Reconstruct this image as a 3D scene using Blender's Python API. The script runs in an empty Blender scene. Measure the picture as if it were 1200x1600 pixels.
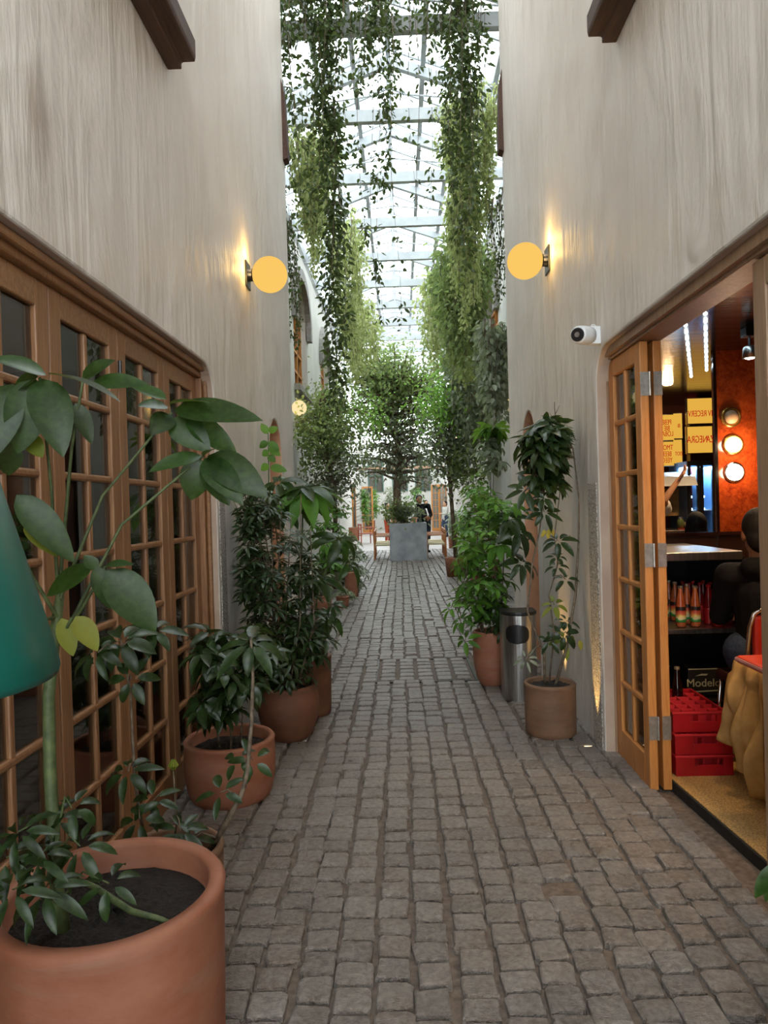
import bpy, bmesh, math, random
import numpy as np
from mathutils import Vector, Matrix
R = random.Random(7)
NR = np.random.default_rng(11)
PI = math.pi
S = bpy.context.scene
COL = S.collection

# ------------------------------------------------------------------ camera, world, exposure
F = 1110.0
yc = Vector((26, 9, -F)).normalized()
zc = Vector((-0.0285, 1, 0)); zc = (zc - yc * zc.dot(yc)).normalized()
xc = yc.cross(zc)
EYE = Vector((0, 0, 1.55))
R3 = Matrix((xc, yc, zc))            # camera axes -> world axes
cam = bpy.data.cameras.new('camera'); cam.sensor_fit = 'VERTICAL'; cam.sensor_height = 24
cam.lens = 24 * F / 1600; cam.clip_start = .02; cam.clip_end = 300
camo = bpy.data.objects.new('camera', cam); COL.objects.link(camo)
camo.matrix_world = Matrix.Translation(EYE) @ R3.to_4x4()
S.camera = camo
S.view_settings.view_transform = 'Standard'; S.view_settings.look = 'None'
S.view_settings.gamma = 1; S.view_settings.use_curve_mapping = False
S.view_settings.exposure = 0.0
S.cycles.max_bounces = 10; S.cycles.diffuse_bounces = 6; S.cycles.glossy_bounces = 4
S.cycles.transparent_max_bounces = 24; S.cycles.transmission_bounces = 6
S.cycles.caustics_reflective = False; S.cycles.caustics_refractive = False
S.cycles.sample_clamp_indirect = 4.0
try: S.cycles.use_denoising = True
except Exception: pass
W = bpy.data.worlds.new('overcast_sky'); S.world = W; W.use_nodes = True
bg = W.node_tree.nodes['Background']; bg.inputs[0].default_value = (.90, .965, 1, 1); bg.inputs[1].default_value = 6.6

def ray(px, py): return R3 @ Vector((px - 600, 800 - py, -F))
def at(px, py, Y):
    d = ray(px, py); return EYE + d * (Y / d.y)
def atx(px, py, X):
    d = ray(px, py); return EYE + d * (X / d.x)
def atz(px, py, Z):
    d = ray(px, py); return EYE + d * ((Z - EYE.z) / d.z)

# ------------------------------------------------------------------ materials
def lin(c):
    if isinstance(c, str):
        c = [int(c[i:i+2], 16) / 255 for i in (0, 2, 4)]
        return tuple((x / 12.92 if x <= .04045 else ((x + .055) / 1.055) ** 2.4) for x in c)
    return tuple(c)
class NT:
    def __init__(s, name):
        s.m = bpy.data.materials.new(name); s.m.use_nodes = True; s.t = s.m.node_tree; s.t.nodes.clear()
        s.out = s.n('ShaderNodeOutputMaterial')
    def n(s, typ, **kw):
        nd = s.t.nodes.new(typ)
        for k, v in kw.items():
            if k in ('operation', 'blend_type', 'data_type', 'wave_type', 'feature', 'noise_dimensions', 'bands_direction', 'distribution'): setattr(nd, k, v)
            else:
                k2 = k.replace('_', ' ')
                if isinstance(v, bpy.types.NodeSocket): s.t.links.new(v, nd.inputs[k2])
                else: nd.inputs[k2].default_value = v
        return nd
    def l(s, a, b): s.t.links.new(a, b)
    def coords(s, scale=(1, 1, 1), kind='Object'):
        tc = s.n('ShaderNodeTexCoord'); mp = s.n('ShaderNodeMapping'); mp.inputs['Scale'].default_value = scale
        s.l(tc.outputs[kind], mp.inputs['Vector']); return mp.outputs['Vector']
    def noise(s, vec, scale, detail=4, rough=.55, dist=0):
        nd = s.n('ShaderNodeTexNoise', Scale=scale, Detail=detail, Roughness=rough, Distortion=dist); s.l(vec, nd.inputs['Vector']); return nd.outputs['Fac']
    def ramp(s, fac, stops):
        nd = s.n('ShaderNodeValToRGB'); e = nd.color_ramp.elements
        while len(e) > 1: e.remove(e[-1])
        e[0].position = stops[0][0]; e[0].color = (*lin(stops[0][1]), 1)
        for p, c in stops[1:]:
            k = e.new(p); k.color = (*lin(c), 1)
        s.l(fac, nd.inputs['Fac']); return nd.outputs['Color']
    def mix(s, fac, a, b, blend='MIX'):
        nd = s.n('ShaderNodeMix', data_type='RGBA', blend_type=blend)
        for v, i in ((fac, 0), (a, 6), (b, 7)):
            if isinstance(v, bpy.types.NodeSocket): s.l(v, nd.inputs[i])
            elif i == 0: nd.inputs[0].default_value = v
            else: nd.inputs[i].default_value = (*lin(v), 1)
        return nd.outputs[2]
    def bump(s, h, strength=.3, dist=.02):
        nd = s.n('ShaderNodeBump', Strength=strength, Distance=dist); s.l(h, nd.inputs['Height']); return nd.outputs['Normal']
    def pbr(s, col, rough=.5, metal=0., spec=.5, normal=None, **kw):
        b = s.n('ShaderNodeBsdfPrincipled')
        for v, k in ((col, 'Base Color'), (rough, 'Roughness'), (metal, 'Metallic'), (spec, 'Specular IOR Level')):
            if isinstance(v, bpy.types.NodeSocket): s.l(v, b.inputs[k])
            elif k == 'Base Color': b.inputs[k].default_value = (*lin(v), 1)
            else: b.inputs[k].default_value = v
        if normal is not None: s.l(normal, b.inputs['Normal'])
        return b
    def done(s, sh):
        s.l(sh.outputs[0] if hasattr(sh, 'outputs') else sh, s.out.inputs['Surface']); return s.m
MATS = {}
def two_tone(name, a, b, scale=8, rough=.5, metal=0, spec=.5, bump=.0, stretch=(1, 1, 1), lo=.35, hi=.68, dist=.01, detail=5):
    if name in MATS: return MATS[name]
    t = NT(name); v = t.coords(stretch); f = t.noise(v, scale, detail)
    nrm = t.bump(f, bump, dist) if bump else None
    MATS[name] = t.done(t.pbr(t.ramp(f, [(lo, a), (hi, b)]), rough, metal, spec, nrm)); return MATS[name]
def glow(name, col, strength):
    if name in MATS: return MATS[name]
    t = NT(name); e = t.n('ShaderNodeEmission', Strength=strength); e.inputs['Color'].default_value = (*lin(col), 1)
    MATS[name] = t.done(e); return MATS[name]
def glass(name, tint, refl=.12, rough=0.0):
    t = NT(name); tr = t.n('ShaderNodeBsdfTransparent'); tr.inputs[0].default_value = (*lin(tint), 1)
    g = t.n('ShaderNodeBsdfGlossy', Roughness=rough); lw = t.n('ShaderNodeLayerWeight', Blend=.5)
    pw = t.n('ShaderNodeMath', operation='POWER'); pw.inputs[1].default_value = 5; t.l(lw.outputs['Facing'], pw.inputs[0])
    ad = t.n('ShaderNodeMath', operation='ADD'); ad.inputs[1].default_value = refl; ad.use_clamp = True; t.l(pw.outputs[0], ad.inputs[0])
    m = t.n('ShaderNodeMixShader'); t.l(ad.outputs[0], m.inputs[0]); t.l(tr.outputs[0], m.inputs[1]); t.l(g.outputs[0], m.inputs[2])
    return t.done(m)
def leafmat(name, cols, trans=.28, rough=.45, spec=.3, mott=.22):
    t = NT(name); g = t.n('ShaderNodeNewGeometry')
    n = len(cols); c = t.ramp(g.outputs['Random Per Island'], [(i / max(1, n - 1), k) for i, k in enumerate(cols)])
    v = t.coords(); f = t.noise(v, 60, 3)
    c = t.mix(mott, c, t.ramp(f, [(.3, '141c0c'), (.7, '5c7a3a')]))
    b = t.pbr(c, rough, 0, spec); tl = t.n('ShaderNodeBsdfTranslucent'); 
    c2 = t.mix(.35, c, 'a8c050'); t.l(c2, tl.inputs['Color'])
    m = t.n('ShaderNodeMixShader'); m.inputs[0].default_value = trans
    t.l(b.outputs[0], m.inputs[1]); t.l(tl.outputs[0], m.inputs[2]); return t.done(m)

def plaster(name, base, dark, stain=None):
    t = NT(name); v = t.coords((3.2, 3.2, .8)); v2 = t.coords((1, 1, 1)); v3 = t.coords((5.5, 5.5, .95))
    tcn = t.n('ShaderNodeTexCoord'); rot = t.n('ShaderNodeMapping'); rot.inputs['Rotation'].default_value = (.5, 0, 0); rot.inputs['Scale'].default_value = (4, 4, .9); t.l(tcn.outputs['Object'], rot.inputs['Vector'])
    f1 = t.noise(v, 1.2, 5, .5, .8); f2 = t.noise(v2, .9, 4); f4 = t.noise(v2, 40, 3)
    fa = t.noise(v3, 1.4, 4, .55, .7); fb = t.noise(rot.outputs['Vector'], 1.5, 4, .55, .6); amp = t.ramp(t.noise(v2, 1.3, 3), [(.35, (.15, .15, .15)), (.65, (1, 1, 1))])
    fm = t.n('ShaderNodeMath', operation='ADD'); t.l(fa, fm.inputs[0]); t.l(fb, fm.inputs[1]); fx = t.n('ShaderNodeMath', operation='MULTIPLY'); t.l(fm.outputs[0], fx.inputs[0]); t.l(amp, fx.inputs[1]); f3 = fx.outputs[0]
    c = t.ramp(f2, [(.3, dark), (.7, base)])
    c = t.mix(.35, c, t.ramp(f1, [(.3, dark), (.62, base)]))
    if stain:
        for p, rx, rz in stain:
            tc = t.n('ShaderNodeTexCoord'); sub = t.n('ShaderNodeVectorMath', operation='SUBTRACT'); t.l(tc.outputs['Object'], sub.inputs[0]); sub.inputs[1].default_value = p
            mul = t.n('ShaderNodeVectorMath', operation='MULTIPLY'); t.l(sub.outputs[0], mul.inputs[0]); mul.inputs[1].default_value = (0, 1 / rx, 1 / rz)
            ln = t.n('ShaderNodeVectorMath', operation='LENGTH'); t.l(mul.outputs[0], ln.inputs[0])
            fs = t.noise(v3, 3, 4)
            sm = t.n('ShaderNodeMath', operation='ADD'); t.l(ln.outputs['Value'], sm.inputs[0]); t.l(fs, sm.inputs[1])
            k = t.ramp(sm.outputs[0], [(.55, (1, 1, 1)), (1.0, (0, 0, 0))])
            mm = t.n('ShaderNodeMath', operation='MULTIPLY'); t.l(k, mm.inputs[0]); mm.inputs[1].default_value = .55
            c = t.mix(mm.outputs[0], c, '8a7358')
    h = t.n('ShaderNodeMath', operation='ADD'); t.l(f1, h.inputs[0])
    h2 = t.n('ShaderNodeMath', operation='MULTIPLY'); t.l(f3, h2.inputs[0]); h2.inputs[1].default_value = .42; t.l(h2.outputs[0], h.inputs[1])
    h3 = t.n('ShaderNodeMath', operation='MULTIPLY'); t.l(f4, h3.inputs[0]); h3.inputs[1].default_value = .04
    h4 = t.n('ShaderNodeMath', operation='ADD'); t.l(h.outputs[0], h4.inputs[0]); t.l(h3.outputs[0], h4.inputs[1])
    return t.done(t.pbr(c, .55, 0, .35, t.bump(h4.outputs[0], .62, .06)))

def woodmat(name, a, b, rough=.42, stretch=(14, 14, .9)):
    t = NT(name); v = t.coords(stretch); f = t.noise(v, 3.2, 6, .6, 1.2); f2 = t.noise(t.coords((60, 60, 3)), 3, 3)
    c = t.mix(.3, t.ramp(f, [(.32, a), (.66, b)]), t.ramp(f2, [(.35, a), (.6, b)]))
    return t.done(t.pbr(c, rough, 0, .45, t.bump(f2, .12, .004)))

WALL_STAIN = atx(62, 180, -1.15)
M_WALL_L = plaster('wall_plaster', 'dbd4cc', 'c8c0b6', [((WALL_STAIN.x, WALL_STAIN.y, WALL_STAIN.z), .24, .42)])
M_WALL_R = plaster('wall_plaster_smooth', 'dbd4cc', 'c8c0b6')
M_WALL_F = plaster('courtyard_plaster', 'cfccc6', 'bebab2')
M_REVEAL = two_tone('reveal_plaster', 'a8907e', 'bca792', 3, .7, bump=.1)
M_NICHE = two_tone('niche_plaster', 'c99a78', 'd8ae8c', 3, .75, bump=.1)
M_PEBBLE = two_tone('pebble_dash', '6e6964', 'c4bfb6', 110, .85, bump=.9, dist=.01, lo=.42, hi=.58)
M_OAK = woodmat('oak_wood', '744c31', '9c724c')
M_OAKH = woodmat('oak_wood_rail', '744c31', '9c724c', .36, (14, .9, 14))
M_OAK2 = woodmat('grey_oak', '7d6048', 'a58467')
M_HONEY = woodmat('honey_oak', 'a8672e', 'c98a4a')
M_DARKWOOD = woodmat('old_timber', '2c1c14', '553828', .7, (14, .9, 14))
M_CHAIRWOOD = woodmat('chair_wood', 'a8622f', 'cc8a50')
M_STONE = None
def cobble_mat():
    t = NT('cobble_stone'); g = t.n('ShaderNodeNewGeometry'); v = t.coords()
    f = t.noise(v, 45, 6, .65, .4); f2 = t.noise(v, 9, 4); f3 = t.noise(t.coords((14, 40, 14)), 6, 5, .6)
    c = t.ramp(g.outputs['Random Per Island'], [(0, '574f49'), (.25, '726a64'), (.6, '898079'), (.85, '9c938c'), (1, '725c4c')])
    c = t.mix(.62, c, t.ramp(f, [(.36, '4c4540'), (.64, 'b2a89e')]))
    c = t.mix(.3, c, t.ramp(f2, [(.35, '70604f'), (.7, '96918c')]))
    rg = t.n('ShaderNodeMapRange'); t.l(f2, rg.inputs[0]); rg.inputs[3].default_value = .22; rg.inputs[4].default_value = .42
    hs = t.n('ShaderNodeMath', operation='ADD'); t.l(f, hs.inputs[0]); t.l(f3, hs.inputs[1])
    return t.done(t.pbr(c, rg.outputs[0], 0, .75, t.bump(hs.outputs[0], .8, .022)))
M_COBBLE = cobble_mat()
M_MORTAR = two_tone('sandy_mortar', '443a33', '75675b', 30, .9, bump=.6, lo=.3, hi=.75)
def terracotta(name, a, b, c3):
    t = NT(name); v = t.coords((1, 1, 1.6)); f = t.noise(v, 5, 5, .6); f2 = t.noise(v, 60, 3); f3 = t.noise(t.coords((.6, .6, 6)), 4, 4)
    c = t.ramp(f, [(.3, a), (.7, b)]); k = t.ramp(f3, [(.5, (0, 0, 0)), (.75, (.55, .55, .55))]); c = t.mix(k, c, c3)
    return t.done(t.pbr(c, .62, 0, .35, t.bump(f2, .15, .004)))
M_TERRA = terracotta('terracotta', '855038', '9c6850', '8f7060')
M_TERRA2 = terracotta('brown_terracotta', '5e3a29', '764d38', '4d3c30')
M_TERRA3 = terracotta('grey_terracotta', '6a4c38', '84644c', '54463a')
M_SOIL = two_tone('potting_soil', '0c0907', '2c211a', 70, .95, bump=1.0, dist=.02)
M_BARK = two_tone('bark', '4a3c30', '8a7560', 30, .85, bump=.5, stretch=(1, 1, .3))
M_GSTEM = two_tone('green_stem', '3c4a2a', '5f6b40', 30, .6, bump=.2)
M_BSTEM = two_tone('brown_stem', '4c4032', '7c6c58', 40, .75, bump=.3)
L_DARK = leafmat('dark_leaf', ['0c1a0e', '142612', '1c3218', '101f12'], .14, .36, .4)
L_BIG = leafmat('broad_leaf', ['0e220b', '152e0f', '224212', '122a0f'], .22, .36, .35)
L_MID = leafmat('mid_leaf', ['34581f', '487826', '5e9430', '3e6826'], .36)
L_TREE = leafmat('tree_leaf', ['7a8c5c', '8ea06c', 'a0b078', '6c7e54', '8c9474'], .55, .5, .25, .04)
L_TREE2 = leafmat('dull_tree_leaf', ['84887a', '9a9c90', '70766a', '8a9280', '5e6658'], .42, .4, .35, .05)
L_TREE3 = leafmat('fresh_tree_leaf', ['6ea044', '88bc54', '9ccc64', '6c9448'], .55, .5, .25, .05)
L_BRIGHT = leafmat('bright_leaf', ['3f6e26', '5a8c2c', '74a83a', '4c7c2c'], .38)
L_PALE = leafmat('pale_leaf', ['9aa06c', 'b4b884', 'c4c898', 'a4aa74', '84905c'], .58, .5, .2, .05)
L_VINE = leafmat('vine_leaf', ['242e20', '303e26', '3e4e2a', '4c602e', '2e261c'], .18)
L_GREY = leafmat('grey_leaf', ['76806c', '8e9682', 'a6ac98', '666e5a'], .4, .4, .35, .06)
L_YELL = leafmat('yellow_leaf', ['c8a224', 'd8b830', 'a8982c'], .35)
L_YG = leafmat('yellowing_leaf', ['7c8a2a', '98983a', '5c7428'], .35)
M_WHITE = two_tone('white_paint', 'd2d6d8', 'e0e3e4', 5, .4)
M_BEAM = two_tone('grey_white_beam_paint', 'a6aaac', 'b6babc', 5, .5)
M_BLACK = two_tone('black_metal', '121212', '1e1e1e', 20, .35, spec=.5)
M_BLKPL = two_tone('black_plastic', '0c0c0d', '161617', 20, .4)
M_STEEL = two_tone('brushed_steel', '9c9a98', 'c4c2c0', 50, .3, 1.0, stretch=(1, 1, .05))
M_CHROME = two_tone('chrome', 'd0d0d0', 'e6e6e6', 5, .12, 1.0)
M_PEWTER = two_tone('hinge_metal', 'a09a90', 'c0bab0', 30, .4, .9)
M_PLGLASS = glass('roof_glass', (.96, .98, .985), .0)
M_GLASS = glass('door_glass', (.62, .6, .57), .10, .0)
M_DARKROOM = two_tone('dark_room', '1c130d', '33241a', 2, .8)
M_GLOBE = glow('lamp_globe', (1.0, .60, .135), .97)
M_GLOBE2 = glow('lamp_globe_far', (1.0, .80, .42), 1.0)

# ------------------------------------------------------------------ mesh helpers
class MB:
    def __init__(s): s.v = []; s.f = []; s.arr = []
    def add(s, vs, fs):
        o = len(s.v); s.v += [tuple(p) for p in vs]; s.f += [tuple(i + o for i in q) for q in fs]; return s
    def box(s, x0, x1, y0, y1, z0, z1):
        s.add([(x, y, z) for z in (z0, z1) for y in (y0, y1) for x in (x0, x1)],
              [(0, 2, 3, 1), (4, 5, 7, 6), (0, 1, 5, 4), (2, 6, 7, 3), (0, 4, 6, 2), (1, 3, 7, 5)]); return s
    def obox(s, c, ax, ay, az):                      # oriented box: centre + half axes
        c = Vector(c); ax = Vector(ax); ay = Vector(ay); az = Vector(az)
        s.add([c + ax * i + ay * j + az * k for k in (-1, 1) for j in (-1, 1) for i in (-1, 1)],
              [(0, 2, 3, 1), (4, 5, 7, 6), (0, 1, 5, 4), (2, 6, 7, 3), (0, 4, 6, 2), (1, 3, 7, 5)]); return s
    def bar(s, a, b, w, h, up=(0, 0, 1)):            # rectangular bar from a to b
        a = Vector(a); b = Vector(b); d = b - a; u = Vector(up)
        if abs(d.normalized().dot(u)) > .99: u = Vector((0, 1, 0))
        x = d.cross(u).normalized(); y = x.cross(d).normalized()
        return s.obox((a + b) / 2, x * w / 2, d / 2, y * h / 2)
    def tube(s, pts, rad, n=8, cap=True):
        pts = [Vector(p) for p in pts]; m = len(pts)
        if not hasattr(rad, '__len__'): rad = [rad] * m
        o = len(s.v); prev = None
        for i, p in enumerate(pts):
            d = (pts[min(i + 1, m - 1)] - pts[max(i - 1, 0)])
            if d.length < 1e-9: d = Vector((0, 0, 1))
            d.normalize()
            if prev is None:
                u = Vector((1, 0, 0)) if abs(d.x) < .9 else Vector((0, 1, 0)); x = (u - d * u.dot(d)).normalized()
            else: x = (prev - d * prev.dot(d)).normalized()
            prev = x; y = d.cross(x)
            s.v += [tuple(p + (x * math.cos(2 * PI * k / n) + y * math.sin(2 * PI * k / n)) * rad[i]) for k in range(n)]
        for i in range(m - 1):
            for k in range(n):
                a = o + i * n + k; b = o + i * n + (k + 1) % n; s.f.append((a, b, b + n, a + n))
        if cap: s.f.append(tuple(o + k for k in range(n))[::-1]); s.f.append(tuple(o + (m - 1) * n + k for k in range(n)))
        return s
    def lathe(s, prof, n=32, c=(0, 0, 0), sx=1, sy=1):
        o = len(s.v); m = len(prof)
        for r, z in prof:
            s.v += [(c[0] + r * sx * math.cos(2 * PI * k / n), c[1] + r * sy * math.sin(2 * PI * k / n), c[2] + z) for k in range(n)]
        for i in range(m - 1):
            for k in range(n):
                a = o + i * n + k; b = o + i * n + (k + 1) % n; s.f.append((a, b, b + n, a + n))
        s.f.append(tuple(o + k for k in range(n))[::-1]); s.f.append(tuple(o + (m - 1) * n + k for k in range(n))); return s
    def sphere(s, c, r, n=20, m=12, sx=1, sy=1, sz=1):
        prof = [(r * math.sin(PI * (i + .02) / (m + .04)), -r * sz * math.cos(PI * (i + .02) / (m + .04))) for i in range(m + 1)]
        return s.lathe(prof, n, c, sx, sy)
    def prism(s, poly, a, b, axis='x'):              # polygon extruded along an axis
        def P(u, w, t): return (t, u, w) if axis == 'x' else ((u, t, w) if axis == 'y' else (u, w, t))
        n = len(poly); o = len(s.v)
        s.v += [P(u, w, a) for u, w in poly] + [P(u, w, b) for u, w in poly]
        s.f.append(tuple(o + i for i in range(n))); s.f.append(tuple(o + n + i for i in range(n))[::-1])
        for i in range(n): j = (i + 1) % n; s.f.append((o + i, o + n + i, o + n + j, o + j))
        return s
    def leaf(s, base, d, nrm, L, w, droop=.35, segs=5, fold=.18, shape=1.0):
        base = Vector(base); d = Vector(d).normalized(); nrm = Vector(nrm); nrm = (nrm - d * nrm.dot(d))
        if nrm.length < 1e-5: nrm = d.orthogonal()
        nrm.normalize(); side = d.cross(nrm); o = len(s.v); p = base.copy(); dd = d.copy()
        for i in range(segs + 1):
            t = i / segs; ww = w / 2 * (math.sin(PI * min(1, t ** .82)) ** .75 if 0 < t < 1 else .02) * (1 - .12 * t)
            s.v += [tuple(p - side * ww + nrm * ww * fold * 2), tuple(p), tuple(p + side * ww + nrm * ww * fold * 2)]
            ang = droop / segs; dd, nrm = (dd * math.cos(ang) - nrm * math.sin(ang)), (nrm * math.cos(ang) + dd * math.sin(ang))
            p = p + dd * (L / segs)
        for i in range(segs):
            a = o + 3 * i; s.f += [(a, a + 1, a + 4, a + 3), (a + 1, a + 2, a + 5, a + 4)]
        return s
    def palmate(s, c, axis, n, L, w, droop=.5, elev=.1, segs=4, petal=.02, rnd=R):
        axis = Vector(axis).normalized(); x = axis.orthogonal().normalized(); y = axis.cross(x); ph = rnd.random() * 6.28
        for k in range(n):
            a = ph + 2 * PI * k / n + rnd.uniform(-.12, .12); r = x * math.cos(a) + y * math.sin(a)
            d = r * math.cos(elev) + axis * math.sin(elev); l = L * rnd.uniform(.75, 1.1)
            s.leaf(Vector(c) + d * petal, d, axis, l, w * rnd.uniform(.85, 1.15), droop * rnd.uniform(.5, 1.5), segs)
        return s
    def small(s, P, D, N, L, w):                     # many small folded leaves at once (numpy arrays)
        P = np.asarray(P, float); D = np.asarray(D, float); N = np.asarray(N, float); n = len(P)
        if n == 0: return s
        D /= np.linalg.norm(D, axis=1)[:, None] + 1e-9; N = N - D * (N * D).sum(1)[:, None]; N /= np.linalg.norm(N, axis=1)[:, None] + 1e-9
        Sd = np.cross(D, N); L = np.broadcast_to(np.asarray(L, float), (n,))[:, None]; w = np.broadcast_to(np.asarray(w, float), (n,))[:, None] / 2
        V = np.stack([P, P + D * L * .3 + Sd * w + N * w * .3, P + D * L * .65 + Sd * w * .85 + N * w * .1, P + D * L - N * L * .12,
                      P + D * L * .65 - Sd * w * .85 + N * w * .1, P + D * L * .3 - Sd * w + N * w * .3], 1).reshape(-1, 3)
        s.arr.append(V); return s
    def shift(s, d):
        d = Vector(d); s.v = [(a + d.x, b + d.y, c + d.z) for a, b, c in s.v]; s.arr = [a + np.array(d) for a in s.arr]; return s
    def mesh(s, name, smooth=False):
        v = s.v; f = s.f
        if s.arr:
            A = np.concatenate(s.arr); o = len(v); v = v + A.tolist(); k = np.arange(len(A) // 6) * 6 + o
            f = f + np.stack([k, k + 1, k + 2, k + 3], 1).tolist() + np.stack([k, k + 3, k + 4, k + 5], 1).tolist()
        me = bpy.data.meshes.new(name); me.from_pydata(v, [], f); me.update()
        if smooth: me.polygons.foreach_set('use_smooth', [True] * len(me.polygons))
        return me
def obj(name, mb, m=None, parent=None, smooth=False, bev=0, loc=None, world=False):
    if world and parent is not None: mb.shift(-parent.location)
    me = mb.mesh(name, smooth) if isinstance(mb, MB) else mb
    o = bpy.data.objects.new(name, me); COL.objects.link(o)
    if m: me.materials.append(m)
    if parent is not None: o.parent = parent
    if loc is not None: o.location = loc
    if bev:
        b = o.modifiers.new('bevel', 'BEVEL'); b.width = bev; b.segments = 2; b.limit_method = 'ANGLE'; b.angle_limit = .6
    return o
def tag(o, label=None, cat=None, group=None, kind=None):
    if label: o['label'] = label
    if cat: o['category'] = cat
    if group: o['group'] = group
    if kind: o['kind'] = kind
    return o
def thing(name, loc, label, cat, group=None, rz=0):
    o = bpy.data.objects.new(name, None); COL.objects.link(o); o.location = Vector(loc); o.rotation_euler = (0, 0, rz); o.empty_display_size = .1
    return tag(o, label, cat, group)
def struct(name, mb, m, parent=None, **kw):
    o = obj(name, mb, m, parent, **kw)
    if parent is None: o['kind'] = 'structure'
    return o
def copy_tree(o, parent=None):
    c = o.copy(); COL.objects.link(c)
    if parent is not None: c.parent = parent
    for ch in list(o.children): copy_tree(ch, c)
    return c
def arc(cx, cy, r, a0, a1, n=8): return [(cx + r * math.cos(a0 + (a1 - a0) * i / n), cy + r * math.sin(a0 + (a1 - a0) * i / n)) for i in range(n + 1)]
def rv(s=1.0): return Vector((R.gauss(0, 1), R.gauss(0, 1), R.gauss(0, 1))) * s
# ------------------------------------------------------------------ the passage walls
XL, XR, YE = -1.15, 1.20, 7.72          # wall faces and where the passage opens into the court
WTOP = 9.2
def wall_poly(y_near, jamb, n0, n1):
    r = .2
    p = [(-3, 0), (-3, WTOP), (YE - .05, WTOP), (YE, WTOP), (YE, 0), (n1, 0)]
    rad = (n1 - n0) / 2; zt = 2.40 - rad * 1.0
    p += [(n1, zt)] + [((n0 + n1) / 2 + rad * math.cos(a), zt + rad * 1.0 * math.sin(a)) for a in [PI * k / 14 for k in range(1, 14)]] + [(n0, zt), (n0, 0)]
    p += [(jamb, 0), (jamb, 2.45 - r)] + arc(jamb - r, 2.45 - r, r, 0, PI / 2, 8)[1:] + [(y_near, 2.45), (y_near, 0)]
    return p
struct('wall_left', MB().prism(wall_poly(-1.0, 4.43, 6.3, 6.95), XL - .36, XL), M_WALL_L, bev=.012)
struct('wall_right', MB().prism(wall_poly(.6, 4.33, 6.3, 6.95), XR, XR + .22), M_WALL_R, bev=.012)
struct('wall_left_return', MB().box(-2.4, XL - .36, YE - .3, YE, 0, WTOP), M_WALL_F)
struct('wall_right_return', MB().box(XR + .22, 2.4, YE - .3, YE, 0, WTOP), M_WALL_F)
struct('trim_niche_left', MB().box(XL - .4, XL - .34, 6.2, 7.05, 0, 2.5), M_NICHE)
struct('trim_niche_right', MB().box(XR + .225, XR + .26, 6.2, 7.05, 0, 2.5), M_NICHE)
# arched linings of the two side niches
def lining(x0, x1):
    mb = MB(); n0, n1 = 6.3, 6.95; rad = (n1 - n0) / 2; zt = 2.40 - rad * 1.0
    pts = [(n1, 0), (n1, zt)] + [((n0 + n1) / 2 + rad * math.cos(PI * k / 14), zt + rad * 1.0 * math.sin(PI * k / 14)) for k in range(1, 14)] + [(n0, zt), (n0, 0)]
    for (a, b), (c, d) in zip(pts, pts[1:]):
        m = Vector(((n0 + n1) / 2, 1.0)); 
        ia, ib = a + (m.x - a) * .03, b - (.012 if b > zt else 0); ic, idd = c + (m.x - c) * .03, d - (.012 if d > zt else 0)
        mb.add([(x0, ia, ib), (x1, ia, ib), (x1, ic, idd), (x0, ic, idd)], [(0, 1, 2, 3)])
    return mb
struct('trim_niche_lining_left', lining(XL - .35, XL - .004), M_NICHE)
struct('trim_niche_lining_right', lining(XR + .004, XR + .22), M_NICHE)
for nm, x in (('door_1', XL - .30), ('door_2', XR + .19)):
    d = struct(nm, MB().box(x - .02, x + .02, 6.34, 6.91, .02, 1.95), M_HONEY, bev=.004)
# reveals of the two big openings (painted plaster) and the pebble-dash strips beside them
def reveal(x0, x1, jamb, y0):
    r = .2; pts = [(jamb, 0), (jamb, 2.45 - r)] + arc(jamb - r, 2.45 - r, r, 0, PI / 2, 8)[1:] + [(y0, 2.45)]
    mb = MB()
    for (a, b), (c, d) in zip(pts, pts[1:]):
        mb.add([(x0, a - .003, b - .003), (x1, a - .003, b - .003), (x1, c - .003, d - .003), (x0, c - .003, d - .003)], [(0, 1, 2, 3)])
    return mb
struct('trim_reveal_left', reveal(XL - .36, XL - .006, 4.43, -1.0), M_REVEAL)
struct('trim_reveal_right', reveal(XR + .006, XR + .22, 4.33, .6), M_REVEAL)
struct('trim_pebble_left', MB().box(XL, XL + .006, 4.47, 4.60, 0, 1.72), M_PEBBLE)
struct('trim_pebble_right', MB().box(XR - .006, XR, 4.37, 4.56, 0, 1.66), M_PEBBLE)
# dark rooms behind the doors on the left
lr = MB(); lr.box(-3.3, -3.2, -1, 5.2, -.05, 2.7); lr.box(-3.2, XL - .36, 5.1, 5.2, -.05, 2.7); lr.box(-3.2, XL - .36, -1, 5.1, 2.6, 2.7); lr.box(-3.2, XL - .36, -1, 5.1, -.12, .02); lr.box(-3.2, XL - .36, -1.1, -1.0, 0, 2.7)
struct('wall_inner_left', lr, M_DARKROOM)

# ------------------------------------------------------------------ glazed folding doors
def leaf_meshes(w, h, cols, z_rails, stile=.088, th=.045, mun=.03, top=.1):
    fr = MB(); mv = MB(); mh = MB(); gl = MB(); t = th / 2
    fr.box(0, stile, -t, t, 0, h); fr.box(w - stile, w, -t, t, 0, h)
    rails = MB(); rails.box(stile, w - stile, -t, t, h - top, h); rails.box(stile, w - stile, -t, t, 0, z_rails[0])
    iw = (w - 2 * stile)
    for c in range(1, cols): x = stile + iw * c / cols; mv.box(x - mun / 2, x + mun / 2, -t * .8, t * .8, z_rails[0], h - top)
    for z in z_rails[1:]: mh.box(stile, w - stile, -t * .9, t * .9, z - mun / 2, z + mun / 2)
    gl.box(stile, w - stile, -.003, .003, z_rails[0], h - top)
    return fr, rails, mv, mh, gl
ZR = [.17, .452, .76, 1.069, 1.377, 1.685, 1.985]
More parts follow.
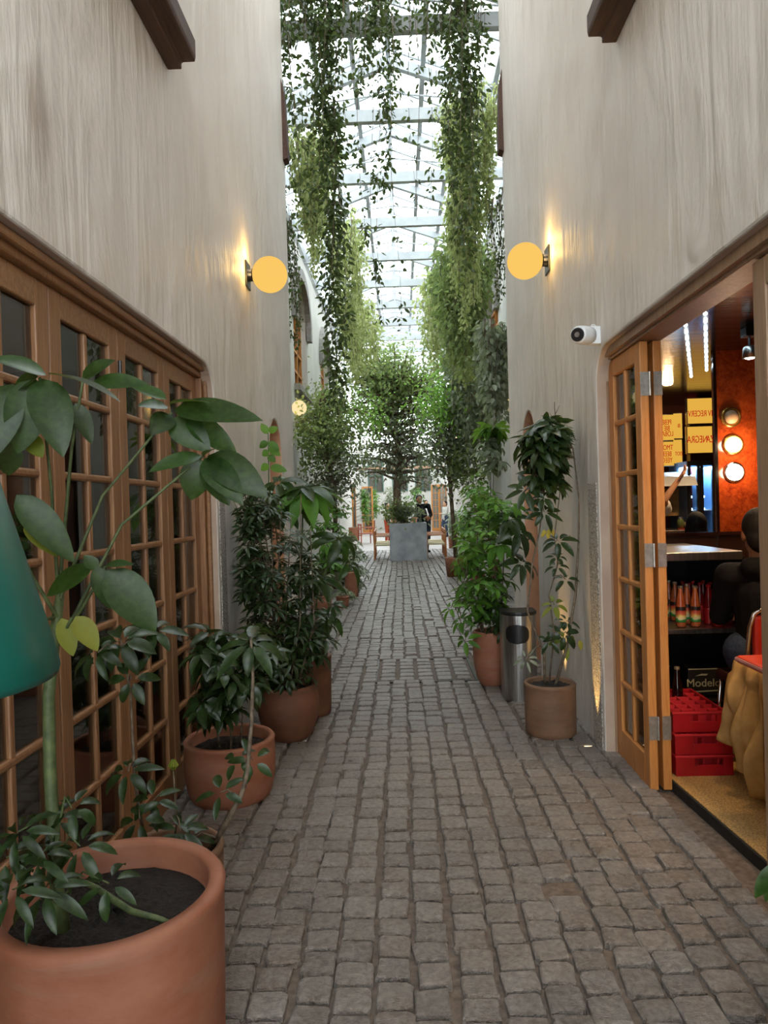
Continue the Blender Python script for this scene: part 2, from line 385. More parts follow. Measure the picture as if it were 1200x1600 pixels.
def door_leaf(name, loc, rz, w, h, m1, m2, glassm, cols=2, zr=ZR):
    fr, rails, mv, mh, gl = leaf_meshes(w, h, cols, zr)
    o = obj(name, fr, m1, bev=.006); o.location = loc; o.rotation_euler = (0, 0, rz); o['kind'] = 'structure'
    obj('rail', rails, m2, o, bev=.006); obj('glazing_bar', mv, m1, o, bev=.007); obj('cross_bar', mh, m2, o, bev=.009); obj('glass', gl, glassm, o)
    return o
dn = 3
for k, y in enumerate((1.29, 1.91, 2.53, 3.15, 3.77)):
    if k == 4: w = .585
    else: w = .612
    d = door_leaf('door_%d' % dn, (XL - .115, y, .015), PI / 2, w, 2.365, M_OAK, M_OAKH, M_GLASS); dn += 1
    if k in (3,):
        hb = MB(); hb.tube([(0, -.03, 2.1), (0, -.03, 2.22)], .009, 8); obj('hinge', hb, M_BLACK, d)
fr = MB(); fr.box(XL - .17, XL - .06, -1, 4.43, 2.38, 2.448); fr.box(XL - .17, XL - .06, 4.36, 4.425, 0, 2.38)
struct('trim_frame_left', fr, M_OAK, bev=.008)
fm = MB(); fm.box(XL - .06, XL - .03, -1, 4.38, 2.41, 2.446); fm.box(XL - .06, XL - .035, 4.39, 4.427, 0, 2.41)
struct('trim_moulding_left', fm, M_OAKH, bev=.01)
# right: one leaf against the jamb with its pair folded behind it, and the next leaf along
a = door_leaf('door_%d' % dn, (1.295, 3.76, .015), PI / 2, .56, 2.365, M_HONEY, M_HONEY, M_GLASS); dn += 1
b = door_leaf('door_%d' % dn, (1.365, 3.76, .015), PI / 2, .56, 2.365, M_HONEY, M_HONEY, M_GLASS); dn += 1
for z in (.33, 1.24, 2.14):
    hg = MB(); hg.box(-.004, .0, -.022, .022, z - .062, z + .062); hg.tube([(-.007, -.026, z - .062), (-.007, -.026, z + .062)], .006, 8)
    for dz in (-.04, 0, .04): hg.tube([(-.0035, .008, z + dz), (-.0065, .008, z + dz)], .004, 6)
    obj('hinge', hg, M_PEWTER, a)
    hg = MB(); hg.box(-.004, .0, -.022, .022, z - .062, z + .062)
    for dz in (-.04, 0, .04): hg.tube([(-.0035, .0, z + dz), (-.0065, .0, z + dz)], .004, 6)
    obj('hinge', hg, M_PEWTER, b)
door_leaf('door_%d' % dn, (1.30, 1.90, .015), PI / 2, .675, 2.365, M_OAK2, M_OAK2, M_GLASS); dn += 1
door_leaf('door_%d' % dn, (1.30, 1.26, .015), PI / 2, .63, 2.365, M_OAK2, M_OAK2, M_GLASS); dn += 1
fr = MB(); fr.box(1.26, 1.40, .6, 4.33, 2.385, 2.448)
struct('trim_frame_right', fr, M_OAK2, bev=.006)
fm = MB(); fm.box(1.235, 1.26, .6, 4.3, 2.40, 2.446); fm.box(1.26, 1.40, 4.325, 4.328, 0, 2.385)
struct('trim_moulding_right', fm, M_OAK2, bev=.006)

# ------------------------------------------------------------------ floor: sandy bed with set stones
fl = MB(); fl.add([(-3.2, -3, 0), (1.56, -3, 0), (1.56, 7.7, 0), (-3.2, 7.7, 0)], [(0, 1, 2, 3)])
fl.add([(-3, 7.7, 0), (3, 7.7, 0), (3, 60, 0), (-3, 60, 0)], [(0, 1, 2, 3)])
floor = struct('floor', fl, M_MORTAR)
st = MB()
COVER = (-.24, .60, 6.24, 7.12)
def stone(x, y, w, l, near, h, lift=0):
    cx, cy = x, y; a = R.gauss(0, .03); ca, sa = math.cos(a), math.sin(a); tx, ty = R.gauss(0, .02), R.gauss(0, .02)
    hw, hl = w / 2, l / 2
    if near:
        rr = min(hw, hl) * R.uniform(.12, .32); ring = []
        for sx, sy, a0 in ((1, 1, 0), (-1, 1, PI / 2), (-1, -1, PI), (1, -1, 1.5 * PI)):
            for q in (0, .5, 1):
                an = a0 + q * PI / 2; ring.append((sx * (hw - rr) + rr * math.cos(an) + R.gauss(0, .0028), sy * (hl - rr) + rr * math.sin(an) + R.gauss(0, .0028)))
    else: ring = [(hw + R.gauss(0, .004), hl), (-hw, hl + R.gauss(0, .004)), (-hw + R.gauss(0, .004), -hl), (hw, -hl + R.gauss(0, .004))]
    n = len(ring); o = len(st.v)
    def P(u, v, z): return (cx + u * ca - v * sa, cy + u * sa + v * ca, z + u * tx + v * ty)
    st.v.extend([P(u * 1.04, v * 1.04, -.012) for u, v in ring] + [P(u * 1.0, v * 1.0, h - .006 + lift) for u, v in ring] + [P(u * .9, v * .9, h + lift) for u, v in ring])
    for r0 in (0, n):
        for k in range(n): j = (k + 1) % n; st.f.append((o + r0 + k, o + r0 + j, o + r0 + n + j, o + r0 + n + k))
    if near:
        st.v.append(P(R.gauss(0, .01), R.gauss(0, .01), h + lift + R.uniform(-.002, .004))); c = len(st.v) - 1
        for k in range(n): st.f.append((o + 2 * n + k, o + 2 * n + (k + 1) % n, c))
    else: st.f.append(tuple(o + 2 * n + k for k in range(n)))
def lay(x0, x1, y0, y1, near, px=.131, py=.127):
    x = x0
    while x < x1:
        y = y0 + R.uniform(0, py); wob = R.uniform(0, 6)
        while y < y1:
            l = py * R.uniform(.82, 1.1); 
            xx = x + .008 * math.sin(y * 1.3 + wob) + R.gauss(0, .004)
            if not (COVER[0] - .05 < xx < COVER[1] + .05 and COVER[2] - .04 < y + l / 2 < COVER[3] + .04):
                if R.random() > .004: stone(xx, y + l / 2, px * R.uniform(.82, .92), l - R.uniform(.011, .021), near, R.uniform(.019, .028))
            y += l
        x += px
lay(-1.24, 1.34, 1.25, 8.2, True)
lay(-2.2, 2.2, 8.2, 25, False, .133, .16)
obj('cobblestones', st, M_COBBLE, floor)
f2 = MB()
def far_pave():
    t = NT('far_paving'); v = t.coords((1, 1, 1)); br = t.n('ShaderNodeTexBrick', Scale=1.0); t.l(v, br.inputs['Vector'])
    br.inputs['Color1'].default_value = (*lin('8d857e'), 1); br.inputs['Color2'].default_value = (*lin('a49c95'), 1); br.inputs['Mortar'].default_value = (*lin('74665a'), 1)
    br.inputs['Mortar Size'].default_value = .012; br.inputs['Brick Width'].default_value = .16; br.inputs['Row Height'].default_value = .13
    return t.done(t.pbr(br.outputs['Color'], .45))
f2.box(-2.9, 2.9, 25, 56, -.02, .014); obj('far_paving', f2, far_pave(), floor)
# stone filled access cover with its dark steel frame
cv = thing('access_cover', ((COVER[0] + COVER[1]) / 2, (COVER[2] + COVER[3]) / 2, .0), 'square access cover paved with cobbles inside a dark gap, set in the passage floor', 'access cover')
st = MB(); nx, ny = 5, 6
for i in range(nx):
    for j in range(ny):
        stone(COVER[0] + (i + .5) * .168, COVER[2] + (j + .5) * .147, .132, .118, True, .02)
obj('paving_stones', st, M_COBBLE, cv, world=True)
fr = MB(); x0, x1, y0, y1 = COVER[0] - .03, COVER[1] + .03, COVER[2] - .03, COVER[3] + .03
for b in ((x0, x1, y0, y0 + .016), (x0, x1, y1 - .016, y1), (x0, x0 + .016, y0, y1), (x1 - .016, x1, y0, y1)): fr.box(*b, -.01, .012)
obj('steel_frame', fr, M_BLACK, cv, world=True)

# ------------------------------------------------------------------ courtyard walls, windows, far end
CX = 2.0; CH = 7.0
WIN = [(13.9, 15.9), (18.6, 20.6)]
def court_poly():
    p = [(YE - .3, 0), (YE - .3, CH), (26, CH), (26, 0)]
    return p
def win_hole_wall(x0, x1):
    mb = MB(); ys = [YE - .3]
    for a, b in WIN: ys += [a, b]
    ys.append(26)
    for i in range(0, len(ys), 2): mb.box(x0, x1, ys[i], ys[i + 1], 0, CH)
    for a, b in WIN:
        mb.box(x0, x1, a, b, 0, 4.0)
        r = (b - a) / 2; n = 14; zt = 5.55; cy = (a + b) / 2
        top = [(b, zt)] + [(cy + r * math.cos(PI * k / n), zt + r * .75 * math.sin(PI * k / n)) for k in range(1, n)] + [(a, zt)]
        mb.prism([(a, CH), (b, CH)] + top, x0, x1)
    return mb
struct('wall_court_left', win_hole_wall(-CX - .35, -CX), M_WALL_F)
struct('wall_court_right', win_hole_wall(CX, CX + .35), M_WALL_F)
M_GREYSTONE = two_tone('grey_stone', '7c7874', '9a958f', 12, .8, bump=.3)
wn = 1
for sgn in (-1, 1):
    for a, b in WIN:
        r = (b - a) / 2; cy = (a + b) / 2; n = 14; zt = 5.55; w = MB()
        x0, x1 = sorted((sgn * (CX + .12), sgn * (CX + .18)))
        for y in (a + .04, cy - .32, cy + .28, b - .1): w.box(x0, x1, y, y + .07, 4.0, zt + (.5 if abs(y - cy) < .5 else .12))
        for z in (4.0, 4.42, 4.84, 5.26, 5.62): w.box(x0, x1, a, b, z, z + .05)
        o = struct('window_%d' % wn, w, M_HONEY); wn += 1
        g = MB(); gx = sgn * (CX + .2); g.box(min(gx, gx + sgn * .01), max(gx, gx + sgn * .01), a, b, 4.0, 6.35); obj('glass', g, M_GLASS, o)
        h = MB(); xo, xi = sgn * (CX - .11), sgn * (CX + .02); xo, xi = sorted((xo, xi))
        outer = [(cy + (r + .22) * math.cos(PI * k / n), zt + (r * .75 + .22) * math.sin(PI * k / n)) for k in range(n + 1)]
        inner = [(cy + r * math.cos(PI * k / n), zt + r * .75 * math.sin(PI * k / n)) for k in range(n + 1)][::-1]
        h.prism([(b + .22, zt - .25)] + outer + [(a - .22, zt - .25), (a, zt - .25)] + inner + [(b, zt - .25)], xo, xi); obj('stone_hood', h, M_GREYSTONE, o)
        sl = MB(); sl.box(min(sgn * (CX - .12), sgn * (CX + .1)), max(sgn * (CX - .12), sgn * (CX + .1)), a - .1, b + .1, 3.88, 4.0); obj('window_sill', sl, M_GREYSTONE, o)
        bk = MB(); gx = sgn * (CX + .34); bk.box(min(gx, gx + sgn * .02), max(gx, gx + sgn * .02), a, b, 4, 6.4); obj('window_back', bk, M_DARKROOM, o)
struct('wall_far_left', MB().box(-3.1, -2.75, 26, 50, 0, 6.0), M_WALL_F)
struct('wall_far_right', MB().box(2.75, 3.1, 26, 50, 0, 6.0), M_WALL_F)
struct('wall_shoulder_left', MB().box(-2.75, -2.35, 26, 26.3, 0, 6.0), M_WALL_F)
struct('wall_shoulder_right', MB().box(2.35, 2.75, 26, 26.3, 0, 6.0), M_WALL_F)
struct('wall_end', MB().box(-3.1, 3.1, 50, 50.3, 0, 6.0), M_WALL_F)
for k, x in enumerate((-1.7, 0.0, 1.6)):
    w = MB()
    for dx in (-.5, 0, .5): w.box(x + dx - .04, x + dx + .04, 49.93, 50, 2.6, 4.8)
    for z in (2.6, 3.7, 4.76): w.box(x - .5, x + .5, 49.93, 50, z, z + .06)
    o = struct('window_%d' % wn, w, two_tone('green_frame', '3c5a50', '4c6c60', 5, .5)); wn += 1
    g = MB(); g.box(x - .5, x + .5, 49.96, 49.98, 2.6, 4.8); obj('glass', g, M_GLASS, o)
struct('trim_beam_far', MB().box(-2.75, 2.75, 44, 44.14, 3.85, 4.0), M_OAK2)

# ------------------------------------------------------------------ skylight: white trusses, glazing bars and panes
RZ = 7.15; RW = 2.05; RISE = .8
def slope(x): return RZ + RISE * (1 - abs(x) / RW)
TY = [8.33 + 1.915 * k for k in range(10)]
for i, y in enumerate(TY):
    m = MB()
    m.bar((-RW - .2, y, RZ), (RW + .2, y, RZ), .10, .17)
    for s_ in (-1, 1): m.bar((s_ * RW, y + .03, RZ + .05), (0, y + .03, RZ + RISE), .09, .14)
    m.bar((0, y + .02, RZ), (0, y + .02, RZ + RISE), .05, .05)
    for s_ in (-1, 1): m.tube([(s_ * RW * .9, y, RZ + .12), (0, y, RZ + .33), ], .012, 6)
    struct('trim_truss_%d' % (i + 1), m, M_BEAM)
bars = MB()
for x in (-1.5, -1.0, -.5, 0, .5, 1.0, 1.5): bars.bar((x, 8.2, slope(x) + .14), (x, TY[-1] + .4, slope(x) + .14), .07, .10)
for y in np.arange(8.33, TY[-1] + .5, 1.915 / 2):
    for s_ in (-1, 1): bars.bar((s_ * RW, y, RZ + .18), (0, y, RZ + RISE + .18), .035, .05)
for s_ in (-1, 1): bars.bar((s_ * RW, 8.2, RZ + .05), (s_ * RW, TY[-1] + .4, RZ + .05), .18, .2)
struct('trim_glazing_bars', bars, M_BEAM)
pn = MB()
for s_ in (-1, 1):
    pn.add([(s_ * RW, 8.2, RZ + .2), (0, 8.2, RZ + RISE + .2), (0, TY[-1] + .4, RZ + RISE + .2), (s_ * RW, TY[-1] + .4, RZ + .2),
            (s_ * RW, 8.2, RZ + .212), (0, 8.2, RZ + RISE + .212), (0, TY[-1] + .4, RZ + RISE + .212), (s_ * RW, TY[-1] + .4, RZ + .212)], [(0, 1, 2, 3), (7, 6, 5, 4)])
struct('ceiling', pn, M_PLGLASS)
for k in range(9): struct('trim_far_rafter_%d' % (k + 1), MB().box(-3.0, 3.0, 26.5 + 3 * k, 26.62 + 3 * k, 8.9, 9.06), M_BEAM)
struct('ceiling_far', MB().box(-3.05, 3.05, 26, 50.2, 9.08, 9.1), glass('far_roof_glass', (.75, .78, .79), .0))
struct('trim_parapet', MB().box(-2.3, 2.3, 7.73, 8.15, 7.56, 7.7), M_WHITE)
struct('ceiling_passage_shade', MB().box(-1.6, 1.6, -3, 4.3, WTOP - .4, WTOP), M_WHITE)  # unseen ceiling, added and sized to dim the near walls
# old timber brackets high on the passage walls
def cornice(name, x_wall, sgn, y0, y1, z, lab):
    t = thing(name, (x_wall, y1, z), lab, 'timber bracket')
    mb = MB(); prof = [(0, 0), (.075, 0), (.075, .03), (.085, .035), (.145, .035), (.15, .06), (.15, .15), (0, .17)]
    mb.prism([(sgn * u, w) for u, w in prof], y0 - y1, 0, 'y')
    obj('bracket', mb, M_DARKWOOD, t, bev=.006); return t
cornice('timber_bracket', XL, 1, 1.6, 3.70, 3.86, 'dark carved timber rail high on the wall above the long row of glazed oak doors')
cornice('timber_bracket', XR, -1, 1.6, 3.78, 3.95, 'dark carved timber rail high on the wall above the open cafe doorway')
for sgn, x, lab in ((1, XL, 'dark timber strut at the passage corner near the yellow-green creeper and grey arched window'), (-1, XR, 'dark timber strut at the passage corner beside the thick green creeper curtain')):
    t = thing('timber_strut', (x, YE, 5.3), lab, 'timber strut'); mb = MB()
    mb.prism([(0, -.02), (.05, 0), (.055, .1), (.03, .7), (0, .85)] if sgn > 0 else [(0, -.02), (0, .85), (-.03, .7), (-.055, .1), (-.05, 0)], -.14, .0, 'y'); obj('strut', mb, M_DARKWOOD, t)

# ------------------------------------------------------------------ globe wall lamps
def globe_lamp(y, z, xw, sgn, mat_globe, lab, power):
    t = thing('wall_lamp', (xw, y, z), lab, 'wall lamp', 'globe wall lamps')
    p = MB(); p.box(-.0, .012, -.075, .075, -.1, .1); 
    if sgn < 0: p.v = [(-a, b, c) for a, b, c in p.v]
    obj('wall_plate', p, M_BLACK, t, bev=.003)
    nk = MB(); nk.tube([(sgn * .01, 0, 0), (sgn * .04, 0, 0), (sgn * .05, 0, 0)], [.05, .045, .055], 16); obj('neck', nk, M_BLACK, t)
    g = MB(); g.sphere((sgn * .178, 0, 0), .138, 32, 20); obj('globe', g, mat_globe, t, smooth=True)
    L = bpy.data.lights.new('lamp_light', 'POINT'); L.energy = power; L.color = (1, .6, .16); L.shadow_soft_size = .03
    lo = bpy.data.objects.new('lamp_light', L); COL.objects.link(lo); lo.parent = t; lo.location = (sgn * .075, -.05, .15)
    L2 = bpy.data.objects.new('lamp_light', L); COL.objects.link(L2); L2.parent = t; L2.location = (sgn * .075, -.16, 0)
    return t
globe_lamp(5.55, 3.39, XL, 1, M_GLOBE, 'large glowing yellow globe lamp on the passage wall above the row of glazed oak doors', 2.6)
globe_lamp(5.57, 3.43, XR, -1, M_GLOBE, 'large glowing yellow globe lamp on the passage wall above the white security camera', 2.6)
globe_lamp(12.96, 3.40, -CX + .02, 1, M_GLOBE2, 'small pale globe lamp on the courtyard wall below the grey stone arched window', 2)
globe_lamp(13.0, 3.45, CX - .02, -1, M_GLOBE2, 'small pale globe lamp on the courtyard wall among the dark ivy', 2)
# recessed floor uplights
def uplight(x, y, lab, tx, power):
    t = thing('floor_uplight', (x, y, .004), lab, 'uplight', 'floor uplights')
    b = MB(); b.lathe([(.045, 0), (.045, .016), (.036, .018), (.034, .012), (.0, .012)], 20); obj('bezel', b, M_STEEL, t)
    g = MB(); g.lathe([(.03, .0125), (.03, .0135), (.0, .0137)], 16); obj('lens', g, glow('uplight_lens', (1, .75, .4), 6), t)
    L = bpy.data.lights.new('uplight_beam', 'SPOT'); L.energy = power; L.color = (1, .6, .2); L.spot_size = .55; L.spot_blend = .5; L.shadow_soft_size = .015
    lo = bpy.data.objects.new('uplight_beam', L); COL.objects.link(lo); lo.parent = t; lo.location = (0, 0, .022); lo.rotation_euler = (PI, tx, 0)
    return t
uplight(1.125, 4.47, 'small floor uplight at the foot of the wall beside the glazed cafe door', .07, 60)
uplight(1.10, 5.35, 'small floor uplight hidden behind the steel litter bin', .07, 60)
uplight(-1.07, 4.66, 'small floor uplight glowing between the wide terracotta pot and the dark round pot', -.07, 50)
# ------------------------------------------------------------------ plants in pots
def pot_parts(root, Rt, h, m, Rb=None, belly=0, wall=.03, base=.015, soil_drop=.05):
    Rb = Rb if Rb is not None else Rt * .96; p = [(0.001, base), (Rb - .012, base), (Rb, base + .012)]
    for i in range(1, 8):
        t = i / 8; r = Rb + (Rt - Rb) * t ** (.6 if belly else 1) + belly * math.sin(PI * t); p.append((r, base + h * t * .93))
    p += [(Rt, base + h * .93), (Rt + .004, base + h - .012), (Rt - .006, base + h), (Rt - wall + .006, base + h), (Rt - wall, base + h - .012), (Rt - wall, base + h - soil_drop - .03), (.001, base + h - soil_drop - .03)]
    obj('pot', MB().lathe(p, 56), m, root, smooth=True)
    s = MB(); rr = Rt - wall - .001; n = 40; rings = 12
    for i in range(rings + 1):
        r = rr * i / rings
        for k in range(n):
            a = 2 * PI * k / n; s.v.append((r * math.cos(a), r * math.sin(a), base + h - soil_drop + (R.gauss(0, .005) if i < rings else -.004) + .012 * (1 - i / rings)))
    for i in range(rings):
        for k in range(n):
            a = i * n + k; b = i * n + (k + 1) % n; s.f.append((a, b, b + n, a + n))
    obj('soil', s, M_SOIL, root, smooth=True); return base + h - soil_drop
def vol(px, py, rx, ry, Y, dp, n, L, w, nl=8, m=None, droop=.6): return (at(px, py, Y), (rx / F * Y, dp, ry / F * Y), n, L, w, nl, m or L_DARK, droop)
def in_ell(c, r, edge=.0):
    while True:
        v = Vector((R.uniform(-1, 1), R.uniform(-1, 1), R.uniform(-1, 1)))
        if edge < v.length < 1: return Vector((c.x + v.x * r[0], c.y + v.y * r[1], c.z + v.z * r[2]))
XMIN, XMAX = XL + .02, XR - .02
def clampx(p, m=.03):
    if p.y < YE and p.z > 0:
        if p.y < 4.35: p.x = min(max(p.x, XL - .05 + m), 1.2 - m)
        else: p.x = min(max(p.x, XL + m), XR - m)
    else: p.x = min(max(p.x, -CX + m), CX - m)
    return p
def foliage(root, stems, vols, extra=(), smat=None, seg=4):
    """palmate clusters scattered in volumes and joined to the nearest stem by thin stalks"""
    smat = smat or M_BSTEM; nodes = []; sm = []
    for k, (pts, r) in enumerate(stems):
        pts = [Vector(p) for p in pts]
        rad = [r * (1 - .55 * i / (len(pts) - 1)) for i in range(len(pts))]
        sm.append(MB().tube(pts, rad, 8))
        for a, b in zip(pts, pts[1:]): nodes += [(a.lerp(b, q / 5), k) for q in range(1, 6)]
    groups = {}
    for c, r, n, L, w, nl, m, droop in vols:
        mb = groups.setdefault(m.name, (MB(), m))[0]
        for _ in range(n):
            p = clampx(in_ell(c, r, .25), .03 + L * 1.1)
            near, k = min(nodes, key=lambda q: (q[0] - p).length + max(0, q[0].z - p.z) * .8)
            out = Vector((p.x - c.x, p.y - c.y, 0)); ax = Vector((0, 0, 1)) + out.normalized() * R.uniform(.1, .7) + rv(.22)
            mid = near.lerp(p, .55) + Vector((0, 0, .12 * (near - p).length)); sm[k].tube([near, mid, p], [.0035, .0025, .002], 4, False)
            mb.palmate(p, ax, nl + R.choice((-1, 0, 0, 1)), L * R.uniform(.75, 1.15), w, droop, R.uniform(-.15, .25), seg)
    for p, ax, nl, L, w, m, droop in extra:
        mb = groups.setdefault(m.name, (MB(), m))[0]; p = clampx(Vector(p), .03 + L * .9)
        near, k = min(nodes, key=lambda q: (q[0] - p).length); sm[k].tube([near, near.lerp(p, .6) + Vector((0, 0, .02)), p], [.004, .003, .0025], 5, False)
        mb.palmate(p, ax, nl, L, w, droop, 0, 6)
    for q in sm: obj('stem', q, smat, root, smooth=True, world=True)
    for mb, m in groups.values(): obj('foliage', mb, m, root, smooth=True, world=True)
CAMV = Vector((0, -1, 0))
def leafpx(mb, a, b, wpx, Y0, Y1=None, up=.5, droop=.35):
    p, q = at(a[0], a[1], Y0), at(b[0], b[1], Y1 or Y0); d = q - p; L = d.length
    toc = (EYE - (p + q) / 2).normalized(); n = toc * (1 - up) + Vector((0, 0, 1)) * up
    dd = d.normalized(); n2 = (n - dd * n.dot(dd)).normalized()
    d0 = dd * math.cos(droop / 2) + n2 * math.sin(droop / 2)
    mb.leaf(p, d0, n2, L * 1.03, wpx / F * Y0 * 1.08, droop, 9, .12)

# tall broad-leaved plant in the big terracotta pot at the front
c0 = Vector((-.815, 1.90, 0))
t = thing('potted_plant', c0, 'tall plant with large broad drooping leaves in the biggest terracotta pot, nearest the camera', 'potted plant', 'plants in pots')
pot_parts(t, .30, .525, M_TERRA, .29, wall=.042, soil_drop=.075)
sb = atz(98, 1452, .47); Ys = sb.y
stem = [sb, at(90, 1400, Ys), at(85, 1330, Ys), at(78, 1200, Ys + .02), at(76, 1090, Ys + .03), at(83, 1010, Ys + .05), at(94, 930, Ys + .06)]
stem[0] = sb - Vector((0, 0, .02))
obj('stem', MB().tube(stem, [.022, .018, .016, .0165, .0155, .0165, .011], 12), M_GSTEM, t, smooth=True, world=True)
tr = [atz(108, 1368, .52), atz(150, 1388, .52), atz(205, 1424, .50), atz(250, 1436, .49), atz(278, 1448, .462)]
obj('stem', MB().tube(tr, [.007, .009, .009, .0075, .006], 8), M_GSTEM, t, smooth=True, world=True)
Yb = Ys + .05
for pts in ([(92, 940, Yb), (80, 760, Yb - .05), (62, 590, 1.72)], [(96, 1000, Yb), (190, 820, 1.95), (318, 712, 2.1)], [(94, 935, Yb), (160, 775, 1.95), (268, 645, 2.1)],
            [(90, 965, Yb), (50, 900, 1.8), (18, 830, 1.75)], [(98, 1000, Yb), (140, 930, 1.85), (165, 885, 1.85)], [(92, 930, Yb), (112, 700, 1.85), (130, 592, 1.85)], [(95, 1000, Yb), (105, 980, 1.8), (112, 965, 1.8)], [(85, 965, Yb), (70, 968, 1.8), (66, 965, 1.8)]):
    obj('leaf_stalk', MB().tube([at(*p) for p in pts], [.006, .0045, .004], 6, False), M_GSTEM, t, smooth=True, world=True)
mb = MB(); Y = 1.72
for a, b, w, up in (((72, 586), (-14, 560), 40, .55), ((55, 592), (28, 706), 64, .3), ((66, 592), (98, 710), 62, .25), ((75, 584), (186, 624), 34, .95), ((20, 600), (-25, 725), 60, .3), ((12, 690), (14, 742), 42, .3), ((60, 588), (20, 612), 40, .6)):
    leafpx(mb, a, b, w, Y, Y - R.uniform(-.05, .12), up)
for a, b, w, up in (((128, 592), (178, 563), 30, .5), ((143, 600), (229, 600), 34, .45), ((118, 630), (143, 692), 28, .3)): leafpx(mb, a, b, w, 1.85, 1.85, up)
Y = 2.08
for a, b, w, up in (((272, 640), (406, 655), 44, .35), ((290, 652), (369, 709), 40, .3), ((268, 655), (327, 704), 50, .25), ((266, 648), (237, 678), 36, .3), ((262, 636), (216, 634), 26, .5), ((260, 624), (207, 604), 24, .5), ((265, 632), (326, 628), 24, .95),
                    ((315, 712), (234, 736), 30, .5), ((312, 716), (299, 780), 48, .2), ((320, 718), (357, 788), 42, .2), ((325, 712), (416, 775), 56, .25), ((320, 716), (378, 786), 46, .25), ((318, 712), (345, 700), 20, .6)):
    leafpx(mb, a, b, w, Y, Y - R.uniform(-.05, .1), up)
for a, b, w, up, Y in (((145, 885), (74, 930), 36, .4, 1.8), ((150, 885), (172, 950), 32, .25, 1.8), ((168, 890), (242, 984), 64, .25, 1.8), ((150, 890), (132, 868), 22, .4, 1.8), ((165, 884), (208, 882), 20, .6, 1.8), ((26, 773), (114, 876), 50, .25, 1.75)): leafpx(mb, a, b, w, Y, None, up)
obj('foliage', mb, L_BIG, t, smooth=True, world=True)
mb = MB()
for a, b, w, up, Y in (((96, 966), (114, 1024), 30, .3, 1.8), ((118, 963), (152, 1016), 34, .3, 1.8), ((70, 966), (46, 960), 24, .4, 1.8), ((40, 680), (66, 714), 30, .3, 1.75), ((38, 820), (88, 868), 26, .3, 1.75)): leafpx(mb, a, b, w, Y, None, up)
tag(obj('foliage', mb, L_YG, t, smooth=True, world=True), 'yellowing leaves low on the stem')
mb = MB()
for px, py, Y, L, nl, m in ((70, 1390, 1.68, .115, 8, 0), (28, 1300, 1.75, .11, 7, 0), (112, 1262, 1.85, .085, 6, 0), (125, 1322, 1.8, .10, 7, 0), (60, 1340, 1.72, .10, 7, 0), (20, 1390, 1.62, .10, 7, 0), (10, 1340, 1.72, .12, 7, 0), (170, 1380, 1.74, .09, 5, 0), (85, 1280, 1.85, .09, 6, 0)):
    p = at(px, py, Y); obj('leaf_stalk', MB().tube([at(92, min(1440, py + 30), Ys), (at(92, py, Ys) + p) / 2 + Vector((0, 0, .03)), p], [.003, .0025, .002], 5, False), M_GSTEM, t, world=True)
    mb.palmate(p, Vector((R.uniform(-.2, .2), -.55, .9)), nl + 1, L * .95, .027, .95, -.1, 6)
obj('foliage', mb, L_DARK, t, smooth=True, world=True)

# small pot behind it with a leaning bare stem
c = Vector((-.83, 2.46, 0))
t = thing('potted_plant', c, 'small brown pot with a leaning knotty stem, tucked behind the biggest terracotta pot', 'potted plant', 'plants in pots')
pot_parts(t, .172, .37, M_TERRA3, .165, wall=.024, soil_drop=.08)
s1 = [atz(322, 1338, .31), at(352, 1290, 2.45), at(378, 1240, 2.45), at(386, 1210, 2.46), at(393, 1130, 2.5), at(395, 1060, 2.52), at(392, 1000, 2.55)]
s2 = [Vector((-.92, 2.47, .3)), at(212, 1230, 2.5), at(207, 1150, 2.5), at(204, 1080, 2.5), at(190, 1010, 2.5)]
s3 = [Vector((-.86, 2.5, .3)), at(276, 1290, 2.5), at(271, 1205, 2.5)]
ex = [(at(395, 1188, 2.48), (.2, -.8, .6), 5, .085, .03, L_DARK, .9), (at(372, 1188, 2.5), (-.2, -.6, .8), 4, .07, .028, L_DARK, .9), (at(345, 1238, 2.45), (-.1, -.6, .9), 5, .08, .032, L_DARK, .5),
      (at(392, 1005, 2.55), (.1, -.5, .9), 8, .15, .045, L_DARK, .9), (at(190, 1003, 2.5), (0, -.7, .8), 8, .13, .05, L_DARK, 1.0), (at(240, 985, 2.6), (.2, -.5, .9), 7, .12, .045, L_DARK, .8), (at(150, 1020, 2.45), (-.2, -.6, .8), 8, .11, .035, L_DARK, 1.2), (at(205, 1060, 2.48), (.2, -.8, .5), 6, .09, .04, L_DARK, .9),
      (at(200, 1205, 2.45), (-.1, -.6, .9), 7, .10, .036, L_DARK, 1.0), (at(240, 1250, 2.42), (.1, -.6, .9), 6, .085, .032, L_DARK, .7), (at(282, 1298, 2.4), (.1, -.5, 1), 7, .10, .035, L_DARK, .5), (at(218, 1280, 2.35), (-.1, -.8, .7), 6, .09, .034, L_DARK, 1.0), (at(300, 1310, 2.42), (.4, -.4, 1), 6, .08, .03, L_DARK, .6)]
foliage(t, [(s1, .011), (s2, .007), (s3, .005)], [], ex, M_BSTEM)
bd = MB(); pb = at(271, 1198, 2.5); 
for k in range(10):
    a = k * PI / 5; bd.tube([pb + Vector((.004 * math.cos(a), .004 * math.sin(a), -.01)), pb + Vector((.016 * math.cos(a), .016 * math.sin(a), .005)), pb + Vector((.006 * math.cos(a), .006 * math.sin(a), .024))], [.002, .0035, .002], 5)
tag(obj('bud', bd, L_YG, t, world=True), 'curled pale new bud'); bd = MB(); pb = at(229, 1192, 2.5)
for k in range(8):
    a = k * PI / 4; bd.tube([pb, pb + Vector((.012 * math.cos(a), .012 * math.sin(a), -.012))], [.002, .003], 5)
tag(obj('bud', bd, L_YG, t, world=True), 'curled pale new bud')

